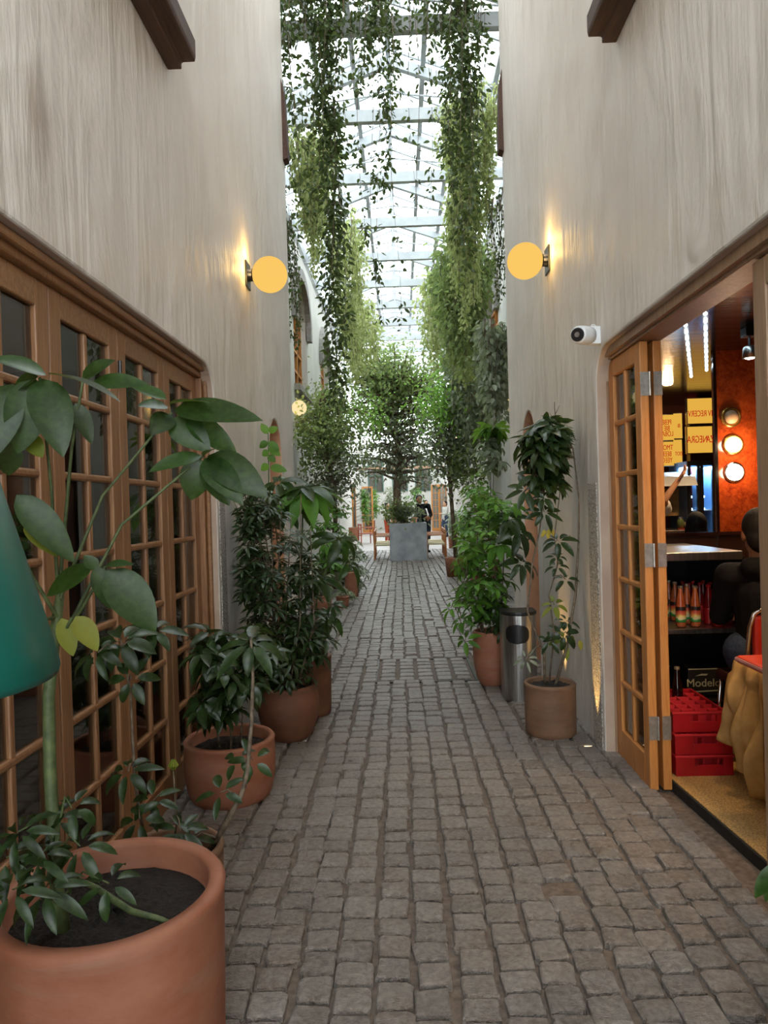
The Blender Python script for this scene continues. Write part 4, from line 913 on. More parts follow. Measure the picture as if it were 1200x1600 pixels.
for k, (x0, x1, lab) in enumerate(((at(1073.5, 760, 7.62).x, at(1093, 760, 7.62).x - .005, 'reflected glass door fridge lit blue, between the dark pillar and its twin'), (at(1093, 760, 7.62).x, at(1116, 760, 7.62).x, 'reflected glass door fridge lit blue, next to the burl panel edge'))):
    t = thing('drinks_fridge_reflected', (x0, 7.62, FZ), lab, 'fridge', 'reflected blue lit fridges'); h = 1.88; w = x1 - x0
    c_ = MB(); c_.box(0, .02, 0, .5, 0, h); c_.box(w - .02, w, 0, .5, 0, h); c_.box(.02, w - .02, .48, .5, 0, h); c_.box(.02, w - .02, 0, .5, h - .05, h); c_.box(.02, w - .02, 0, .5, 0, .1); obj('cabinet', c_, two_tone('fridge_blue', '5a7898', '7a98b8', 3, .4), t)
    for z in (.45, .75, 1.05, 1.35): obj('shelf', MB().box(.02, w - .02, .03, .46, z, z + .012), M_WHITE, t)
    for sx in (.04,):
        for z in np.arange(.85, 1.55, .13): obj('led', MB().sphere((sx + .008, .02, z), .013, 10, 6), M_LED, t)
    d = MB(); d.box(0, .03, -.03, -.002, 0, h); d.box(w - .03, w, -.03, -.002, 0, h); d.box(.03, w - .03, -.03, -.002, h - .05, h); d.box(.03, w - .03, -.03, -.002, 0, .08); dr = obj('door', d, M_BLKPL, t)
    obj('glass', MB().box(.03, w - .03, -.02, -.014, .08, h - .05), glass('fridge_glass%d' % k, (.8, .9, 1), .04), dr); obj('handle', MB().box(.035, .05, -.06, -.03, .8, 1.15), M_BLKPL, dr)
    L = bpy.data.lights.new('fridge_light_reflected', 'AREA'); L.energy = 22; L.size = .2; L.color = (.55, .8, 1); lo = bpy.data.objects.new('fridge_light_reflected', L); COL.objects.link(lo); lo.parent = t; lo.location = (w / 2, .1, h - .06)
# reflected kitchen counter under the boards with food on it
t = thing('kitchen_counter_reflected', (2.75, 7.4, FZ), 'reflected kitchen counter below the small yellow menu boards', 'counter')
obj('worktop', MB().box(-.35, .36, 0, .6, 1.12, 1.16), M_STEEL, t, bev=.004); obj('cupboard', MB().box(-.33, .34, .03, .58, 0, 1.12), M_BLKPL, t)
t = thing('extractor_hood_reflected', (2.75, 7.5, FZ + 1.62), 'reflected pale steel hood under the small menu boards', 'hood'); obj('hood', MB().prism([(0, 0), (.4, 0), (.4, .16), (.06, .1)], -.35, .36), M_WHITE, t)
t = thing('back_shelf', (2.75, 7.85, FZ + 1.3), 'cardboard-coloured shelf unit behind the reaching arm', 'shelf'); obj('board', MB().box(-.35, .36, 0, .12, .0, .3), M_BEIGE, t)
for k, (x, m, r, h, lab) in enumerate(((2.92, two_tone('jar_green', '4a5a30', '6a7a44', 9, .3), .035, .12, 'green jar on the kitchen counter beside the cream tub'), (3.0, two_tone('tub_cream', 'b8a888', 'd0c0a0', 9, .5), .04, .09, 'cream tub between the green jar and the brown jar'), (3.07, two_tone('jar_brown', '6a4a28', '8a6a40', 9, .4), .03, .13, 'brown jar on the kitchen counter nearest the dark pillar'))):
    t = thing('jar', (x, 7.5, FZ + 1.16), lab, 'jar', 'jars on the reflected kitchen counter'); obj('jar_body', MB().lathe([(.001, 0), (r, 0), (r, h * .8), (r * .7, h * .92), (r * .7, h)], 18), m, t, smooth=True); obj('lid', MB().lathe([(r * .75, h), (r * .75, h + .015), (.001, h + .016)], 18), M_STEEL, t)
t = thing('serving_tray_reflected', (2.98, 7.44, FZ + 1.16), 'reflected red tray along the counter front edge', 'tray'); obj('tray', MB().lathe([(.001, 0), (.05, 0), (.06, .015), (.055, .015), (.046, .005), (.001, .005)], 24, (0, 0, 0), 2.2, .6), two_tone('tray_red', 'b02018', 'c43024', 5, .4), t)
# bar worker whose arm reaches up, and a seated guest's head, both part of the mirror's reflection
pA = at(1036, 790, 7.1); pB = at(1050, 772, 7.0); pC = at(1060, 750, 7.0)
wl = Vector((pA.x - .12, 7.2, FZ))
def loc_of(p): return tuple((Vector(p) - wl))
person(wl, 0, 'bar worker in the mirror reflection reaching up with a bare arm, body mostly hidden', dict(elL=loc_of(pB + Vector((-.08, 0, -.06))), wrL=loc_of(pC)), 1.0, M_SKIN2, M_WHITEC, M_BLKCLOTH, M_HAIR, 'short', .5)
hp = at(1086, 815, 6.3)
person(Vector((hp.x, 6.3, FZ - .0 + hp.z - 1.30)) if False else Vector((hp.x, 6.3, FZ)), PI, 'guest in the mirror reflection, only black hair and beige top showing', {n: (p[0], p[1] * .8, p[2] * (hp.z - FZ - .02) / 1.64) for n, p in J0.items()}, 1.0, M_SKIN2, M_BEIGE, M_BLKCLOTH, M_HAIR, 'long')

# steel service counter with shelves
t = thing('steel_counter', (1.49, 4.45, FZ), 'stainless steel service counter with bottle shelves behind the folded door', 'counter')
obj('worktop', MB().box(0, .62, 0, .92, 1.10, 1.153), M_STEEL, t, bev=.004); obj('shelf', MB().box(0, .62, .0, .9, .646, .676), M_STEEL, t, bev=.003); obj('lower_shelf', MB().box(0, .62, .0, .9, .22, .24), M_BLACK, t, bev=.003)
bp = MB(); bp.box(0, .62, .88, .9, .24, 1.10); obj('back_panel', bp, M_BLKPL, t); obj('side_panel', MB().box(-.012, .0, 0, .92, 0, 1.12), M_BLKPL, t); obj('side_panel', MB().box(.62, .632, 0, .92, 0, 1.12), M_BLKPL, t)
for dx in (.02, .60):
    for dy in (.02, .88): obj('leg', MB().box(dx - .015, dx + .015, dy - .015, dy + .015, 0, .24), M_STEEL, t)
M_JUICE = two_tone('orange_juice', 'a8502a', 'c06838', 9, .2); M_REDB = two_tone('red_bottle', '5c0a10', '86141c', 9, .18); M_BEER = two_tone('dark_bottle', '120604', '240c06', 9, .12)
M_CAP = two_tone('bottle_cap', 'b0a890', 'c8c0a8', 9, .3, .8); M_CAPR = two_tone('red_cap', '8c1418', 'a01c20', 9, .3)
def bottle_label():
    t = NT('fruit_label'); tc = t.n('ShaderNodeTexCoord'); sp = t.n('ShaderNodeSeparateXYZ'); t.l(tc.outputs['Object'], sp.inputs[0])
    mr = t.n('ShaderNodeMapRange'); t.l(sp.outputs['Z'], mr.inputs[0]); mr.inputs[1].default_value = .03; mr.inputs[2].default_value = .125
    nz = t.noise(t.coords(), 40, 2); ad = t.n('ShaderNodeMath', operation='MULTIPLY_ADD'); t.l(nz, ad.inputs[0]); ad.inputs[1].default_value = .35; t.l(mr.outputs[0], ad.inputs[2])
    c = t.ramp(ad.outputs[0], [(.0, '2f7a34'), (.38, '3c9a40'), (.42, 'e4d8b0'), (.6, 'e8c860'), (.75, 'd87848'), (.92, 'c4402c'), (1.0, '2a1a14')])
    return t.done(t.pbr(c, .45))
M_LABEL = bottle_label()
BP = [(.001, 0), (.026, 0), (.029, .006), (.0295, .02), (.0295, .125), (.027, .15), (.016, .2), (.0125, .22), (.0125, .245)]
def make_bottle(mb_, capm, lab_m, loc, label, grp, s=1.0):
    t = thing('bottle', loc, label, 'bottle', grp)
    obj('glass_body', MB().lathe([(r * s, z * s) for r, z in BP], 20), mb_, t, smooth=True); obj('cap', MB().lathe([(.0145 * s, .236 * s), (.015 * s, .25 * s), (.001, .252 * s)], 16), capm, t)
    if lab_m: obj('paper_label', MB().lathe([(.030 * s, .03 * s), (.0302 * s, .035 * s), (.0302 * s, .12 * s), (.030 * s, .125 * s)], 24), lab_m, t, smooth=True)
    return t
zs = FZ + .678
juice = make_bottle(M_JUICE, M_CAP, M_LABEL, (at(1064, 970, 4.53).x, 4.53, zs), 'front-row orange juice bottle with fruit label, left one of the two whole bottles', 'juice bottles on the steel shelf', 1.03)
def dup(src, loc, lab, grp=None):
    c = copy_tree(src); c.location = loc; c['label'] = lab
    if grp: c['group'] = grp
    return c
dup(juice, (at(1087, 970, 4.53).x, 4.53, zs), 'front-row orange juice bottle with fruit label, next to the gap before the red bottles')
dup(juice, (1.575, 4.56, zs), 'orange juice bottle nearest the door post, partly hidden by it')
dup(juice, (at(1076, 970, 4.62).x, 4.64, zs), 'orange juice bottle standing just behind and between the two front ones')
for k in range(8): dup(juice, (1.58 + .075 * (k % 4), 4.76 + .11 * (k // 4), zs), 'orange juice bottle in the dim back rows of the steel shelf')
redb = make_bottle(M_REDB, M_CAPR, None, (at(1122, 970, 4.52).x, 4.52, zs), 'front dark red bottle on the steel shelf', 'red bottles on the steel shelf', 1.0)
obj('paper_label', MB().lathe([(.030, .0), (.0305, .006), (.0305, .095), (.030, .1)], 24), two_tone('red_label', '8a1018', 'a81c24', 9, .4), redb, smooth=True)
dup(redb, (at(1140, 970, 4.55).x, 4.56, zs), 'dark red bottle beside the front one, nearest the man in black')
dup(redb, (at(1110, 970, 4.6).x, 4.62, zs), 'dark red bottle half hidden behind the front red one')
for k in range(6): dup(redb, (1.90 + .068 * (k % 3), 4.76 + .11 * (k // 3), zs), 'dark red bottle in the dim back rows of the steel shelf')
# carton with gold lettering and its neighbour on the lower shelf
def carton(x, y, label, txt):
    t = thing('bottle_carton', (x, y, FZ + .24), label, 'carton'); obj('carton', MB().box(-.095, .095, 0, .13, 0, .175), two_tone('black_card', '0a0a0c', '16161a', 9, .4), t, bev=.003)
    g = MB(); g.box(-.094, .094, -.002, 0, .166, .172); g.prism([(-.07, .022), (.094, .028), (.094, .036), (-.07, .03)], -.002, 0, 'y'); g.prism([(-.05, .125), (-.01, .14), (.03, .138), (.02, .128), (-.02, .128)], -.002, 0, 'y'); obj('gold_print', g, two_tone('gold_print', 'b8a878', 'd0c090', 9, .4), t)
    if txt: text('lettering', txt, .07, two_tone('gold_print', 'b8a878', 'd0c090', 9, .4), t, (.0, -.002, .08))
pc = at(1096, 1065, 4.55); carton(pc.x, 4.52, 'black bottle carton with gold lettering on the dark lower shelf', 'Modelo'); carton(1.61, 4.62, 'second black carton tucked beside the door post on the lower shelf', None)
# red crates
M_CRATE = two_tone('red_plastic', '8c0c14', 'a8141c', 6, .35)
def crate(loc, label, w=.305, d=.47, h=.112, grid=True):
    t = thing('bottle_crate', loc, label, 'crate', 'stacked red crates'); b = MB(); th = .012
    b.box(0, w, d - th, d, 0, h); b.box(0, th, th, d - th, 0, h); b.box(w - th, w, th, d - th, 0, h)
    x0, x1 = w * .33, w * .82; b.box(0, x0, 0, th, 0, h); b.box(x1, w, 0, th, 0, h); b.box(x0, x1, 0, th, 0, h * .52); b.box(x0, x1, 0, th, h * .82, h); b.box(th, w - th, th, d - th, 0, .008)
    obj('box', b, M_CRATE, t, bev=.002)
    r = MB(); r.box(-.004, w + .004, -.004, .006, h - .01, h); r.box(-.004, w + .004, d - .006, d + .004, h - .01, h); r.box(-.004, .006, .006, d - .006, h - .01, h); r.box(w - .006, w + .004, .006, d - .006, h - .01, h)
    obj('rim', r, two_tone('bright_red_plastic', 'b4242a', 'c8343a', 6, .3), t)
    if grid:
        g = MB()
        for i in range(1, 4): g.box(w * i / 4 - .003, w * i / 4 + .003, th, d - th, .01, h - .006)
        for i in range(1, 6): g.box(th, w - th, d * i / 6 - .003, d * i / 6 + .003, .01, h - .006)
        obj('divider', g, two_tone('bright_red_plastic', 'b4242a', 'c8343a', 6, .3), t)
    return t
crate((1.435, 3.83, FZ), 'red plastic bottle crate at the bottom of the stack, on the speckled floor'); crate((1.435, 3.835, FZ + .113), 'red plastic bottle crate in the middle of the stack of three'); crate((1.436, 3.86, FZ + .226), 'red plastic bottle crate on top of the stack, its empty dividers showing', .285)
p = at(1064, 1075, 4.2); make_bottle(M_BEER, M_CAP, None, (1.60, 4.22, FZ + .235), 'lone dark beer bottle standing in the top red crate', None, 1.05)

# chairs, table, coat, seated man
M_REDV = two_tone('red_vinyl', 'a8201a', 'c03024', 6, .35, bump=.05); M_BRNV = two_tone('brown_vinyl', '2e150e', '44221a', 10, .4, bump=.1)
def diner_chair(loc, rz, label, vin, bh=.92, seatm=None):
    t = thing('diner_chair', loc, label, 'chair', None, rz)      # faces -Y in its own frame: backrest at +Y
    w = .19
    ob = obj('seat', MB().box(-w, w, -.2, .19, .43, .49), seatm or vin, t, bev=.02); 
    f = MB(); f.tube([(-w, .19, .40), (-w - .005, .21, bh - .28), (-w, .235, bh - .1)] + [(-w + .07 * (1 - math.cos(a)), .245, bh - .1 + .1 * math.sin(a)) for a in (PI / 4, PI / 2)] + [(w - .07 * (1 - math.cos(a)), .245, bh - .1 + .1 * math.sin(a)) for a in (PI / 2, PI / 4)] + [(w, .235, bh - .1), (w + .005, .21, bh - .28), (w, .19, .40)], .011, 10); obj('back_frame', f, M_CHROME, t, smooth=True)
    obj('backrest', MB().box(-w + .02, w - .02, .20, .245, max(.5, bh - .34), bh - .04), vin, t, bev=.018)
    for sx in (-1, 1):
        for sy in (-1, 1): obj('leg', MB().tube([(sx * (w - .02), sy * .16, .43), (sx * (w + .01), sy * .21, .008)], [.012, .010], 10), M_CHROME, t, smooth=True)
    return t
diner_chair((2.01, 4.02, FZ), PI, 'chrome chair with a red vinyl back, the man in black sitting on it', M_REDV, .90, M_BRNV)
diner_chair((1.98, 3.555, FZ), -PI / 2 + PI, 'brown vinyl chair with a beige coat hung over it, beside the red crates', M_BRNV, .60)
M_ORANGE = two_tone('orange_red_laminate', 'c8381c', 'd84826', 5, .25)
t = thing('cafe_table', (1.93, 3.02, FZ), 'square orange-red cafe table with a rounded edge, cut off by the door post', 'table')
obj('tabletop', MB().box(-.39, .42, -.34, .33, .715, .752), M_ORANGE, t, bev=.015); obj('edge_band', MB().box(-.394, .424, -.344, .334, .722, .745), two_tone('pink_band', 'a86a68', 'bc8280', 5, .3), t, bev=.01)
obj('pedestal', MB().tube([(.05, 0, .03), (.05, 0, .715)], .035, 16), M_BLACK, t, smooth=True); obj('foot', MB().lathe([(.001, 0), (.24, 0), (.24, .015), (.04, .04), (.001, .04)], 28, (.05, 0, 0)), M_BLACK, t)
# coat draped over the low brown chair back
cm = MB(); NU, NV = 26, 34
def coatp(u, v):      # u along Y (0..1), v from inner hem over the top edge to the outer hem
    y = 3.37 + .35 * u; L = v * .92; T = FZ + .625
    fold = .032 * math.sin(u * 15 + 1.2 * math.sin(v * 5)) * min(1, v * 1.4) + .012 * math.sin(u * 31 + v * 3)
    if L < .15: x, z = 1.785, T - (.15 - L)
    elif L < .23: a = (L - .15) / .08 * PI; x = 1.745 + .04 * math.cos(a); z = T + .03 * math.sin(a)
    else: q = L - .23; x = 1.705 - .06 * min(1, q * 2.2) + .10 * max(0, q - .3) * (1 - u); z = T - q * (.86 - .30 * u ** 1.5)
    return (x - (fold if L > .2 else 0) - .02 * math.sin(v * 9 + u * 4) * (L > .3), y + .02 * math.sin(v * 7) - .03 * (u - .5) * v, z)
for i in range(NU + 1):
    for j in range(NV + 1): cm.v.append(coatp(i / NU, j / NV))
for i in range(NU):
    for j in range(NV): a = i * (NV + 1) + j; cm.f.append((a, a + NV + 1, a + NV + 2, a + 1))
co = obj('coat', cm, M_BEIGE, None, smooth=True); sd = co.modifiers.new('thick', 'SOLIDIFY'); sd.thickness = .008
tag(co, 'beige coat draped over the low brown chair, hanging down beside the crates', 'coat')
person((2.03, 4.06, FZ), PI - .15, 'man with short dark hair in a black hooded top, seated with his back turned',
       dict(pelvis=(0, 0, .55), belly=(0, -.02, .68), chest=(0, -.03, .89), neck=(0, -.03, 1.05), head=(-.0, -.05, 1.215), shL=(.165, -.03, 1.0), shR=(-.165, -.03, 1.0), elL=(.185, -.14, .76), elR=(-.2, -.14, .76), wrL=(.10, -.30, .74), wrR=(-.12, -.30, .74),
            hipL=(.09, -.02, .54), hipR=(-.09, -.02, .54), knL=(-.12, -.36, .5), knR=(-.30, -.30, .5), anL=(-.12, -.34, .085), anR=(-.30, -.28, .085), toeL=(-.2, -.37, .035), toeR=(-.4, -.32, .035)), 1.04, M_SKIN1, M_BLKCLOTH, M_JEANS, M_HAIR, 'short', 1.0, .008, 0, .1, True)
for k, (pa, pb2, lab) in enumerate((((1071, 508), (1080, 588), 'blue-white beads made as the fridge reflection in the shiny cafe ceiling, nearer the door post'), ((1102, 490), (1104, 578), 'blue-white beads made as the fridge reflection in the shiny cafe ceiling, nearer the burl panel'))):
    p0, p1 = atz(*pa, 2.63), atz(*pb2, 2.63); t = thing('led_reflection', p0, lab, 'ceiling reflection', 'ceiling reflections of the fridge lights'); obj('reflection_backing', MB().bar((0, 0, .012), tuple(p1 - p0 + Vector((0, 0, .012))), .035, .012), M_STEEL, t)
    for q in range(11): obj('bulb', MB().sphere(tuple((p1 - p0) * (q / 10)), .012, 10, 6), M_LED, t)  # beads and area lamp stand in for fridge LEDs reflected in the ceiling
    L = bpy.data.lights.new('reflection_light', 'AREA'); L.shape = 'RECTANGLE'; L.size = .05; L.size_y = (p1 - p0).length; L.energy = 1.5; L.color = (.6, .85, 1); lo = bpy.data.objects.new('reflection_light', L); COL.objects.link(lo); lo.parent = t; lo.location = (p1 - p0) / 2 + Vector((0, 0, -.03))
# cafe lamps
def pendant(loc, lab, ztop=2.65):
    t = thing('pendant_lamp', loc, lab, 'pendant lamp'); z = loc[2]
    obj('cord', MB().tube([(0, 0, .1), (0, 0, ztop - z)], .006, 6), M_BLACK, t); obj('lamp_shade', MB().lathe([(.03, .12), (.035, .1), (.1, .0), (.097, .0), (.03, .1)], 24), M_BLACK, t, smooth=True); obj('bulb', MB().sphere((0, 0, .01), .045, 16, 10), glow('cafe_bulb', (1, .88, .72), 14), t, smooth=True)
    L = bpy.data.lights.new('cafe_lamp', 'POINT'); L.energy = 14; L.color = (1, .66, .36); L.shadow_soft_size = .05; lo = bpy.data.objects.new('cafe_lamp', L); COL.objects.link(lo); lo.parent = t; lo.location = (0, 0, -.06)
p = at(1043, 597, 7.0); pendant((p.x, 7.0, p.z), 'black cone pendant lamp with a lit bulb, hanging in the mirrored room by the door post')
def ceil_spot(x, y, lab, power=34, tilt=(0, 0)):
    t = thing('ceiling_spotlight', (x, y, 2.65), lab, 'spotlight', 'cafe ceiling spotlights')
    obj('mount', MB().box(-.04, .04, -.04, .04, -.06, 0), M_BLACK, t, bev=.004); obj('arm', MB().tube([(0, 0, -.06), (0, 0, -.12)], .008, 8), M_BLACK, t); obj('head', MB().lathe([(.03, -.12), (.04, -.13), (.045, -.2), (.04, -.2), (.03, -.15), (.001, -.14)], 20), M_STEEL, t, smooth=True); obj('bulb', MB().sphere((0, 0, -.19), .035, 14, 8, 1, 1, .5), glow('cafe_bulb', (1, .88, .72), 14), t)
    L = bpy.data.lights.new('cafe_spot', 'SPOT'); L.energy = power; L.color = (1, .64, .32); L.spot_size = 2.3; L.spot_blend = .6; L.shadow_soft_size = .05; lo = bpy.data.objects.new('cafe_spot', L); COL.objects.link(lo); lo.parent = t; lo.location = (0, 0, -.22); lo.rotation_euler = (tilt[0], tilt[1], 0)
p = at(1171, 533, 4.7); ceil_spot(p.x, 4.7, 'black ceiling spotlight near the burl panel, beside the door post')
ceil_spot(1.75, 3.3, 'ceiling spotlight over the table end, above the folded door', 40); ceil_spot(2.4, 3.0, 'ceiling spotlight over the orange-red table, behind the door leaf', 60); ceil_spot(3.1, 6.6, 'ceiling spotlight in the mirrored room before the menu boards', 60); ceil_spot(2.2, 1.7, 'ceiling spotlight nearest the camera inside the cafe', 60)

# ------------------------------------------------------------------ steel litter bin, security camera, teal lamp
c = Vector((.90, 5.60, .014)); t = thing('litter_bin', c, 'tall half-round stainless steel litter bin with a black lid and round black opening', 'bin')
def dsec(r, n=20): return [(r * math.cos(a), -r * math.sin(a)) for a in [PI * k / n for k in range(n + 1)]] + [(-r, .12 * r / .13), (r, .12 * r / .13)]
obj('steel_body', MB().prism(dsec(.133), 0, .665, 'z'), M_STEEL, t, bev=.003); obj('lid', MB().prism(dsec(.14), .665, .695, 'z'), M_BLKPL, t, bev=.008)
op = MB(); NA, NZ = 14, 14
for i in range(NZ + 1):
    w_ = -1 + 2 * i / NZ; hw_ = .092 * math.sqrt(max(.0, 1 - abs(w_) ** 3.0)) + .002
    for j in range(NA + 1):
        a_ = (-.035 + hw_ * (2 * j / NA - 1)) / .133; rr = .1365; op.v.append((rr * math.sin(a_), -rr * math.cos(a_), .525 + .075 * w_))
for i in range(NZ):
    for j in range(NA): q = i * (NA + 1) + j; op.f.append((q, q + 1, q + NA + 2, q + NA + 1))
obj('opening', op, M_BLKPL, t, smooth=True)
pm = at(942, 530, 4.25); t = thing('security_camera', (XR, 4.22, 2.52), 'white bullet security camera with a black lens at the corner of the cafe doorway', 'security camera')
obj('mount', MB().box(-.075, 0, -.03, .03, -.052, .052), M_WHITE, t, bev=.006); obj('body', MB().tube([(-.06, -.01, -.0), (-.11, -.045, -.005), (-.145, -.085, -.01), (-.152, -.094, -.011)], [.05, .055, .051, .046], 24), M_WHITE, t, smooth=True)
ln = MB(); ln.tube([(-.150, -.091, -.011), (-.157, -.1, -.012)], [.04, .038], 24); lo2 = obj('lens_ring', ln, M_BLKPL, t, smooth=False); l3 = MB(); l3.tube([(-.156, -.099, -.012), (-.159, -.103, -.0125)], [.016, .015], 18); obj('lens', l3, M_STEEL, lo2)
ca = MB(); ca.tube([(-.02, -.01, .05), (-.035, -.02, .062), (-.05, -.02, .06), (-.06, -.01, .045)], .003, 6); obj('cable', ca, M_WHITE, t)
t = thing('floor_lamp', (-.722, 1.0, .012), 'teal green conical lamp shade cut off by the photo edge beside the tall broad-leaved plant', 'floor lamp')
M_TEAL = two_tone('teal_enamel', '0a4c43', '0c584c', 4, .38)
obj('shade', MB().lathe([(.205, 1.30), (.208, 1.31), (.20, 1.345), (.06, 1.86), (.05, 1.86), (.19, 1.345), (.198, 1.305)], 48), M_TEAL, t, smooth=True); obj('pole', MB().tube([(0, 0, .02), (0, 0, 1.9)], .012, 12), M_BLACK, t); obj('base', MB().lathe([(.001, 0), (.14, 0), (.14, .015), (.02, .03), (.001, .03)], 28), M_BLACK, t)
# ------------------------------------------------------------------ hanging vines, creepers, trees
def unit(n): v = NR.normal(size=(n, 3)); return v / (np.linalg.norm(v, axis=1)[:, None] + 1e-9)
def vine(x, y, z0, z1, dens, m, label, group, spread=.05, L=.062, thick=.0045, taper=True):
    t = thing('hanging_vine', (x, y, z0), label, 'hanging vine', group); h = z0 - z1; n = max(6, int(h / .12)); pts = []; ph = R.uniform(0, 6)
    for i in range(n + 1):
        q = i / n; pts.append((.035 * math.sin(q * h * 2.1 + ph) * min(1, q * 4), .03 * math.cos(q * h * 1.7 + ph), -h * q))
    obj('stem', MB().tube(pts, [thick * (1 - .6 * i / n) for i in range(n + 1)], 5, False), M_BSTEM, t)
    P = np.array(pts); k = int(h * dens); s_ = NR.uniform(0, 1, k) ** (1.0 if not taper else 1.15) * n; i0 = np.minimum(s_.astype(int), n - 1); f = (s_ - i0)[:, None]
    base = P[i0] * (1 - f) + P[i0 + 1] * f
    # leaves grow in tufts along the stem
    tuft = np.sin(s_ * 12 / n * h * .55 + ph) * .5 + .5; keep = NR.uniform(0, 1, k) < .25 + .75 * tuft; base = base[keep]; k = len(base)
    off = unit(k) * (NR.uniform(.1, 1, k)[:, None]) * spread; off[:, 2] *= .6; D = off / (np.linalg.norm(off, axis=1)[:, None] + 1e-9) + unit(k) * .5 + np.array([0, 0, -.7])
    obj('foliage', MB().small(base + off, D, unit(k) * .7 + np.array([0, -.3, .6]), NR.uniform(.6, 1.15, k) * L, NR.uniform(.4, .56, k) * L), m, t); return t
def vpx(px, pyb, Y, dens, m, label, group, spread=.05, L=.062, ztop=7.56, thick=.0045):
    x = at(px, 300, Y).x; zb = at(px, pyb, Y).z; x = min(max(x, -1.95), 1.95); return vine(x, Y, ztop, min(zb, ztop - .3), dens, m, label, group, spread, L, thick)
gl_, gr_, gm_ = 'vine strands in the left curtain', 'vine strands in the right curtain', 'vine strands hanging in mid skylight'
for px, pb in ((446, 330), (455, 420), (463, 470), (471, 300), (479, 240), (488, 360), (497, 300), (508, 640), (517, 655), (525, 640), (531, 560), (537, 330), (545, 230), (552, 150), (450, 200), (467, 180), (492, 210), (520, 420), (512, 540), (503, 220)):
    vpx(px, pb, R.uniform(7.80, 8.1), 125 if 500 < px < 535 else 46, L_VINE, 'leafy strand in the dense dark vine curtain hanging on the left of the skylight', gl_, .085, .085)
for px, pb, lab, d in ((566, 395, 'thin leafy strand hanging alone, next to the dense left curtain under the skylight', 70), (583, 505, 'sparse thread-like strand ending just above the centre tree, beside the longest pair', 22), (592, 512, 'long strand hanging to just above the tree top, left of the middle pair', 60), (601, 300, 'short thick strand hanging from the first white roof beam near the ridge', 130), (610, 200, 'short bushy strand against the ridge of the skylight', 150), (617, 515, 'longest thin strand hanging down the middle, right of its pair', 34), (628, 150, 'very short strand at the top beside the ridge', 120),
                       (647, 325, 'strand ending in a wide tuft of leaves right of the ridge', 30), (655, 345, 'wispy strand with a leafy end right of the ridge, longest of that trio', 26), (674, 335, 'sparse strand nearest the dense right curtain', 30), (636, 90, 'bare threads of vine at the top right of the ridge', 20), (575, 150, 'short bushy strand at the top left of the ridge', 120), (588, 120, 'short bushy strand at the top, beside the first beam', 120)):
    t = vpx(px, pb, R.uniform(7.80, 8.1), d, L_VINE, lab, gm_, .05, .078)
for px, pb in ((660, 60), (680, 130), (690, 160), (697, 210), (703, 260), (709, 320), (717, 390), (724, 440), (731, 420), (738, 330), (744, 300), (751, 230), (757, 190), (763, 150), (768, 110), (713, 200), (727, 260), (735, 200)):
    vpx(px, pb, R.uniform(7.80, 8.1), 100 if 690 < px < 745 else 60, L_VINE, 'leafy strand in the dense dark vine curtain hanging on the right of the skylight', gr_, .085, .085)
for px, pb in ((440, 120), (458, 60), (474, 80), (486, 110), (500, 90), (515, 70), (528, 110), (541, 80), (556, 60), (568, 70), (582, 55), (595, 70), (606, 60), (645, 40), (670, 50), (750, 60), (730, 90), (700, 80)):
    vpx(px, pb, R.uniform(7.78, 8.1), 50, L_VINE, 'short bushy strand at the very top, against the first white roof beam', 'short vine strands at the top', .12, .085)

def creeper(label, boxes, m, L, n_strand, dens, group=None, spread=.09, seed_pts=()):
    """a wall creeper: many hanging runners inside tapering columns, one plant"""
    c0 = boxes[0]; t = thing('wall_creeper', (c0[0], c0[2], c0[5]), label, 'creeper', group); st = MB(); lf = MB()
    for (xa, xb, ya, yb, za, zb), ns in zip(boxes, n_strand):
        for k in range(ns):
            u = R.random(); x = xa + (xb - xa) * u; y = R.uniform(ya, yb); mid = abs(u - .5) * 2
            top = zb - R.uniform(0, .12) * (zb - za); bot = za + (zb - za) * (.65 * mid ** 2 + R.uniform(0, .3)); h = top - bot
            if h < .2: continue
            n = max(4, int(h / .25)); ph = R.uniform(0, 6); pts = np.array([(x + .05 * math.sin(q * 5 + ph), y + .04 * math.cos(q * 4 + ph), top - h * q) for q in np.linspace(0, 1, n + 1)])
            st.tube([tuple(p) for p in pts], [.006 * (1 - .6 * i / n) for i in range(n + 1)], 4, False)
            kk = int(h * dens); s_ = NR.uniform(0, n, kk); i0 = np.minimum(s_.astype(int), n - 1); f = (s_ - i0)[:, None]; b = pts[i0] * (1 - f) + pts[i0 + 1] * f
            off = unit(kk) * NR.uniform(.2, 1, kk)[:, None] * spread; D = off * 8 + unit(kk) * .4 + np.array([0, 0, -.8])
            lf.small(b + off, D, unit(kk) * .8 + np.array([0, -.4, .5]), NR.uniform(.6, 1.2, kk) * L, NR.uniform(.42, .6, kk) * L)
    obj('runners', st, M_BSTEM, t, world=True); obj('foliage', lf, m, t, world=True); 
    for ch in t.children: ch['kind'] = 'stuff' if ch.name.startswith('runners') else ch.get('kind', 'thing')
    return t
def bx(px0, px1, py0, py1, Y, dy=.35):
    a = at(px0, py1, Y); b = at(px1, py0, Y); return (a.x, b.x, Y - dy, Y + dy, a.z, b.z)
creeper('pale yellow-green creeper column tapering down above the arched window on the oak-door side', [bx(456, 520, 195, 400, 9.8, .4), bx(476, 508, 260, 440, 10.2, .3)], L_PALE, .07, [40, 16], 75)
creeper('thin creeper trailing down the white wall beside the big globe lamp by the oak doors', [bx(446, 466, 330, 560, 9.2, .2)], L_VINE, .045, [10], 55, None, .04)
creeper('slender pale creeper column hanging deep in the court beyond the arched windows', [bx(522, 566, 330, 600, 13.5, .5), bx(545, 575, 470, 600, 16, .5)], L_PALE, .09, [24, 14], 55, None, .12)
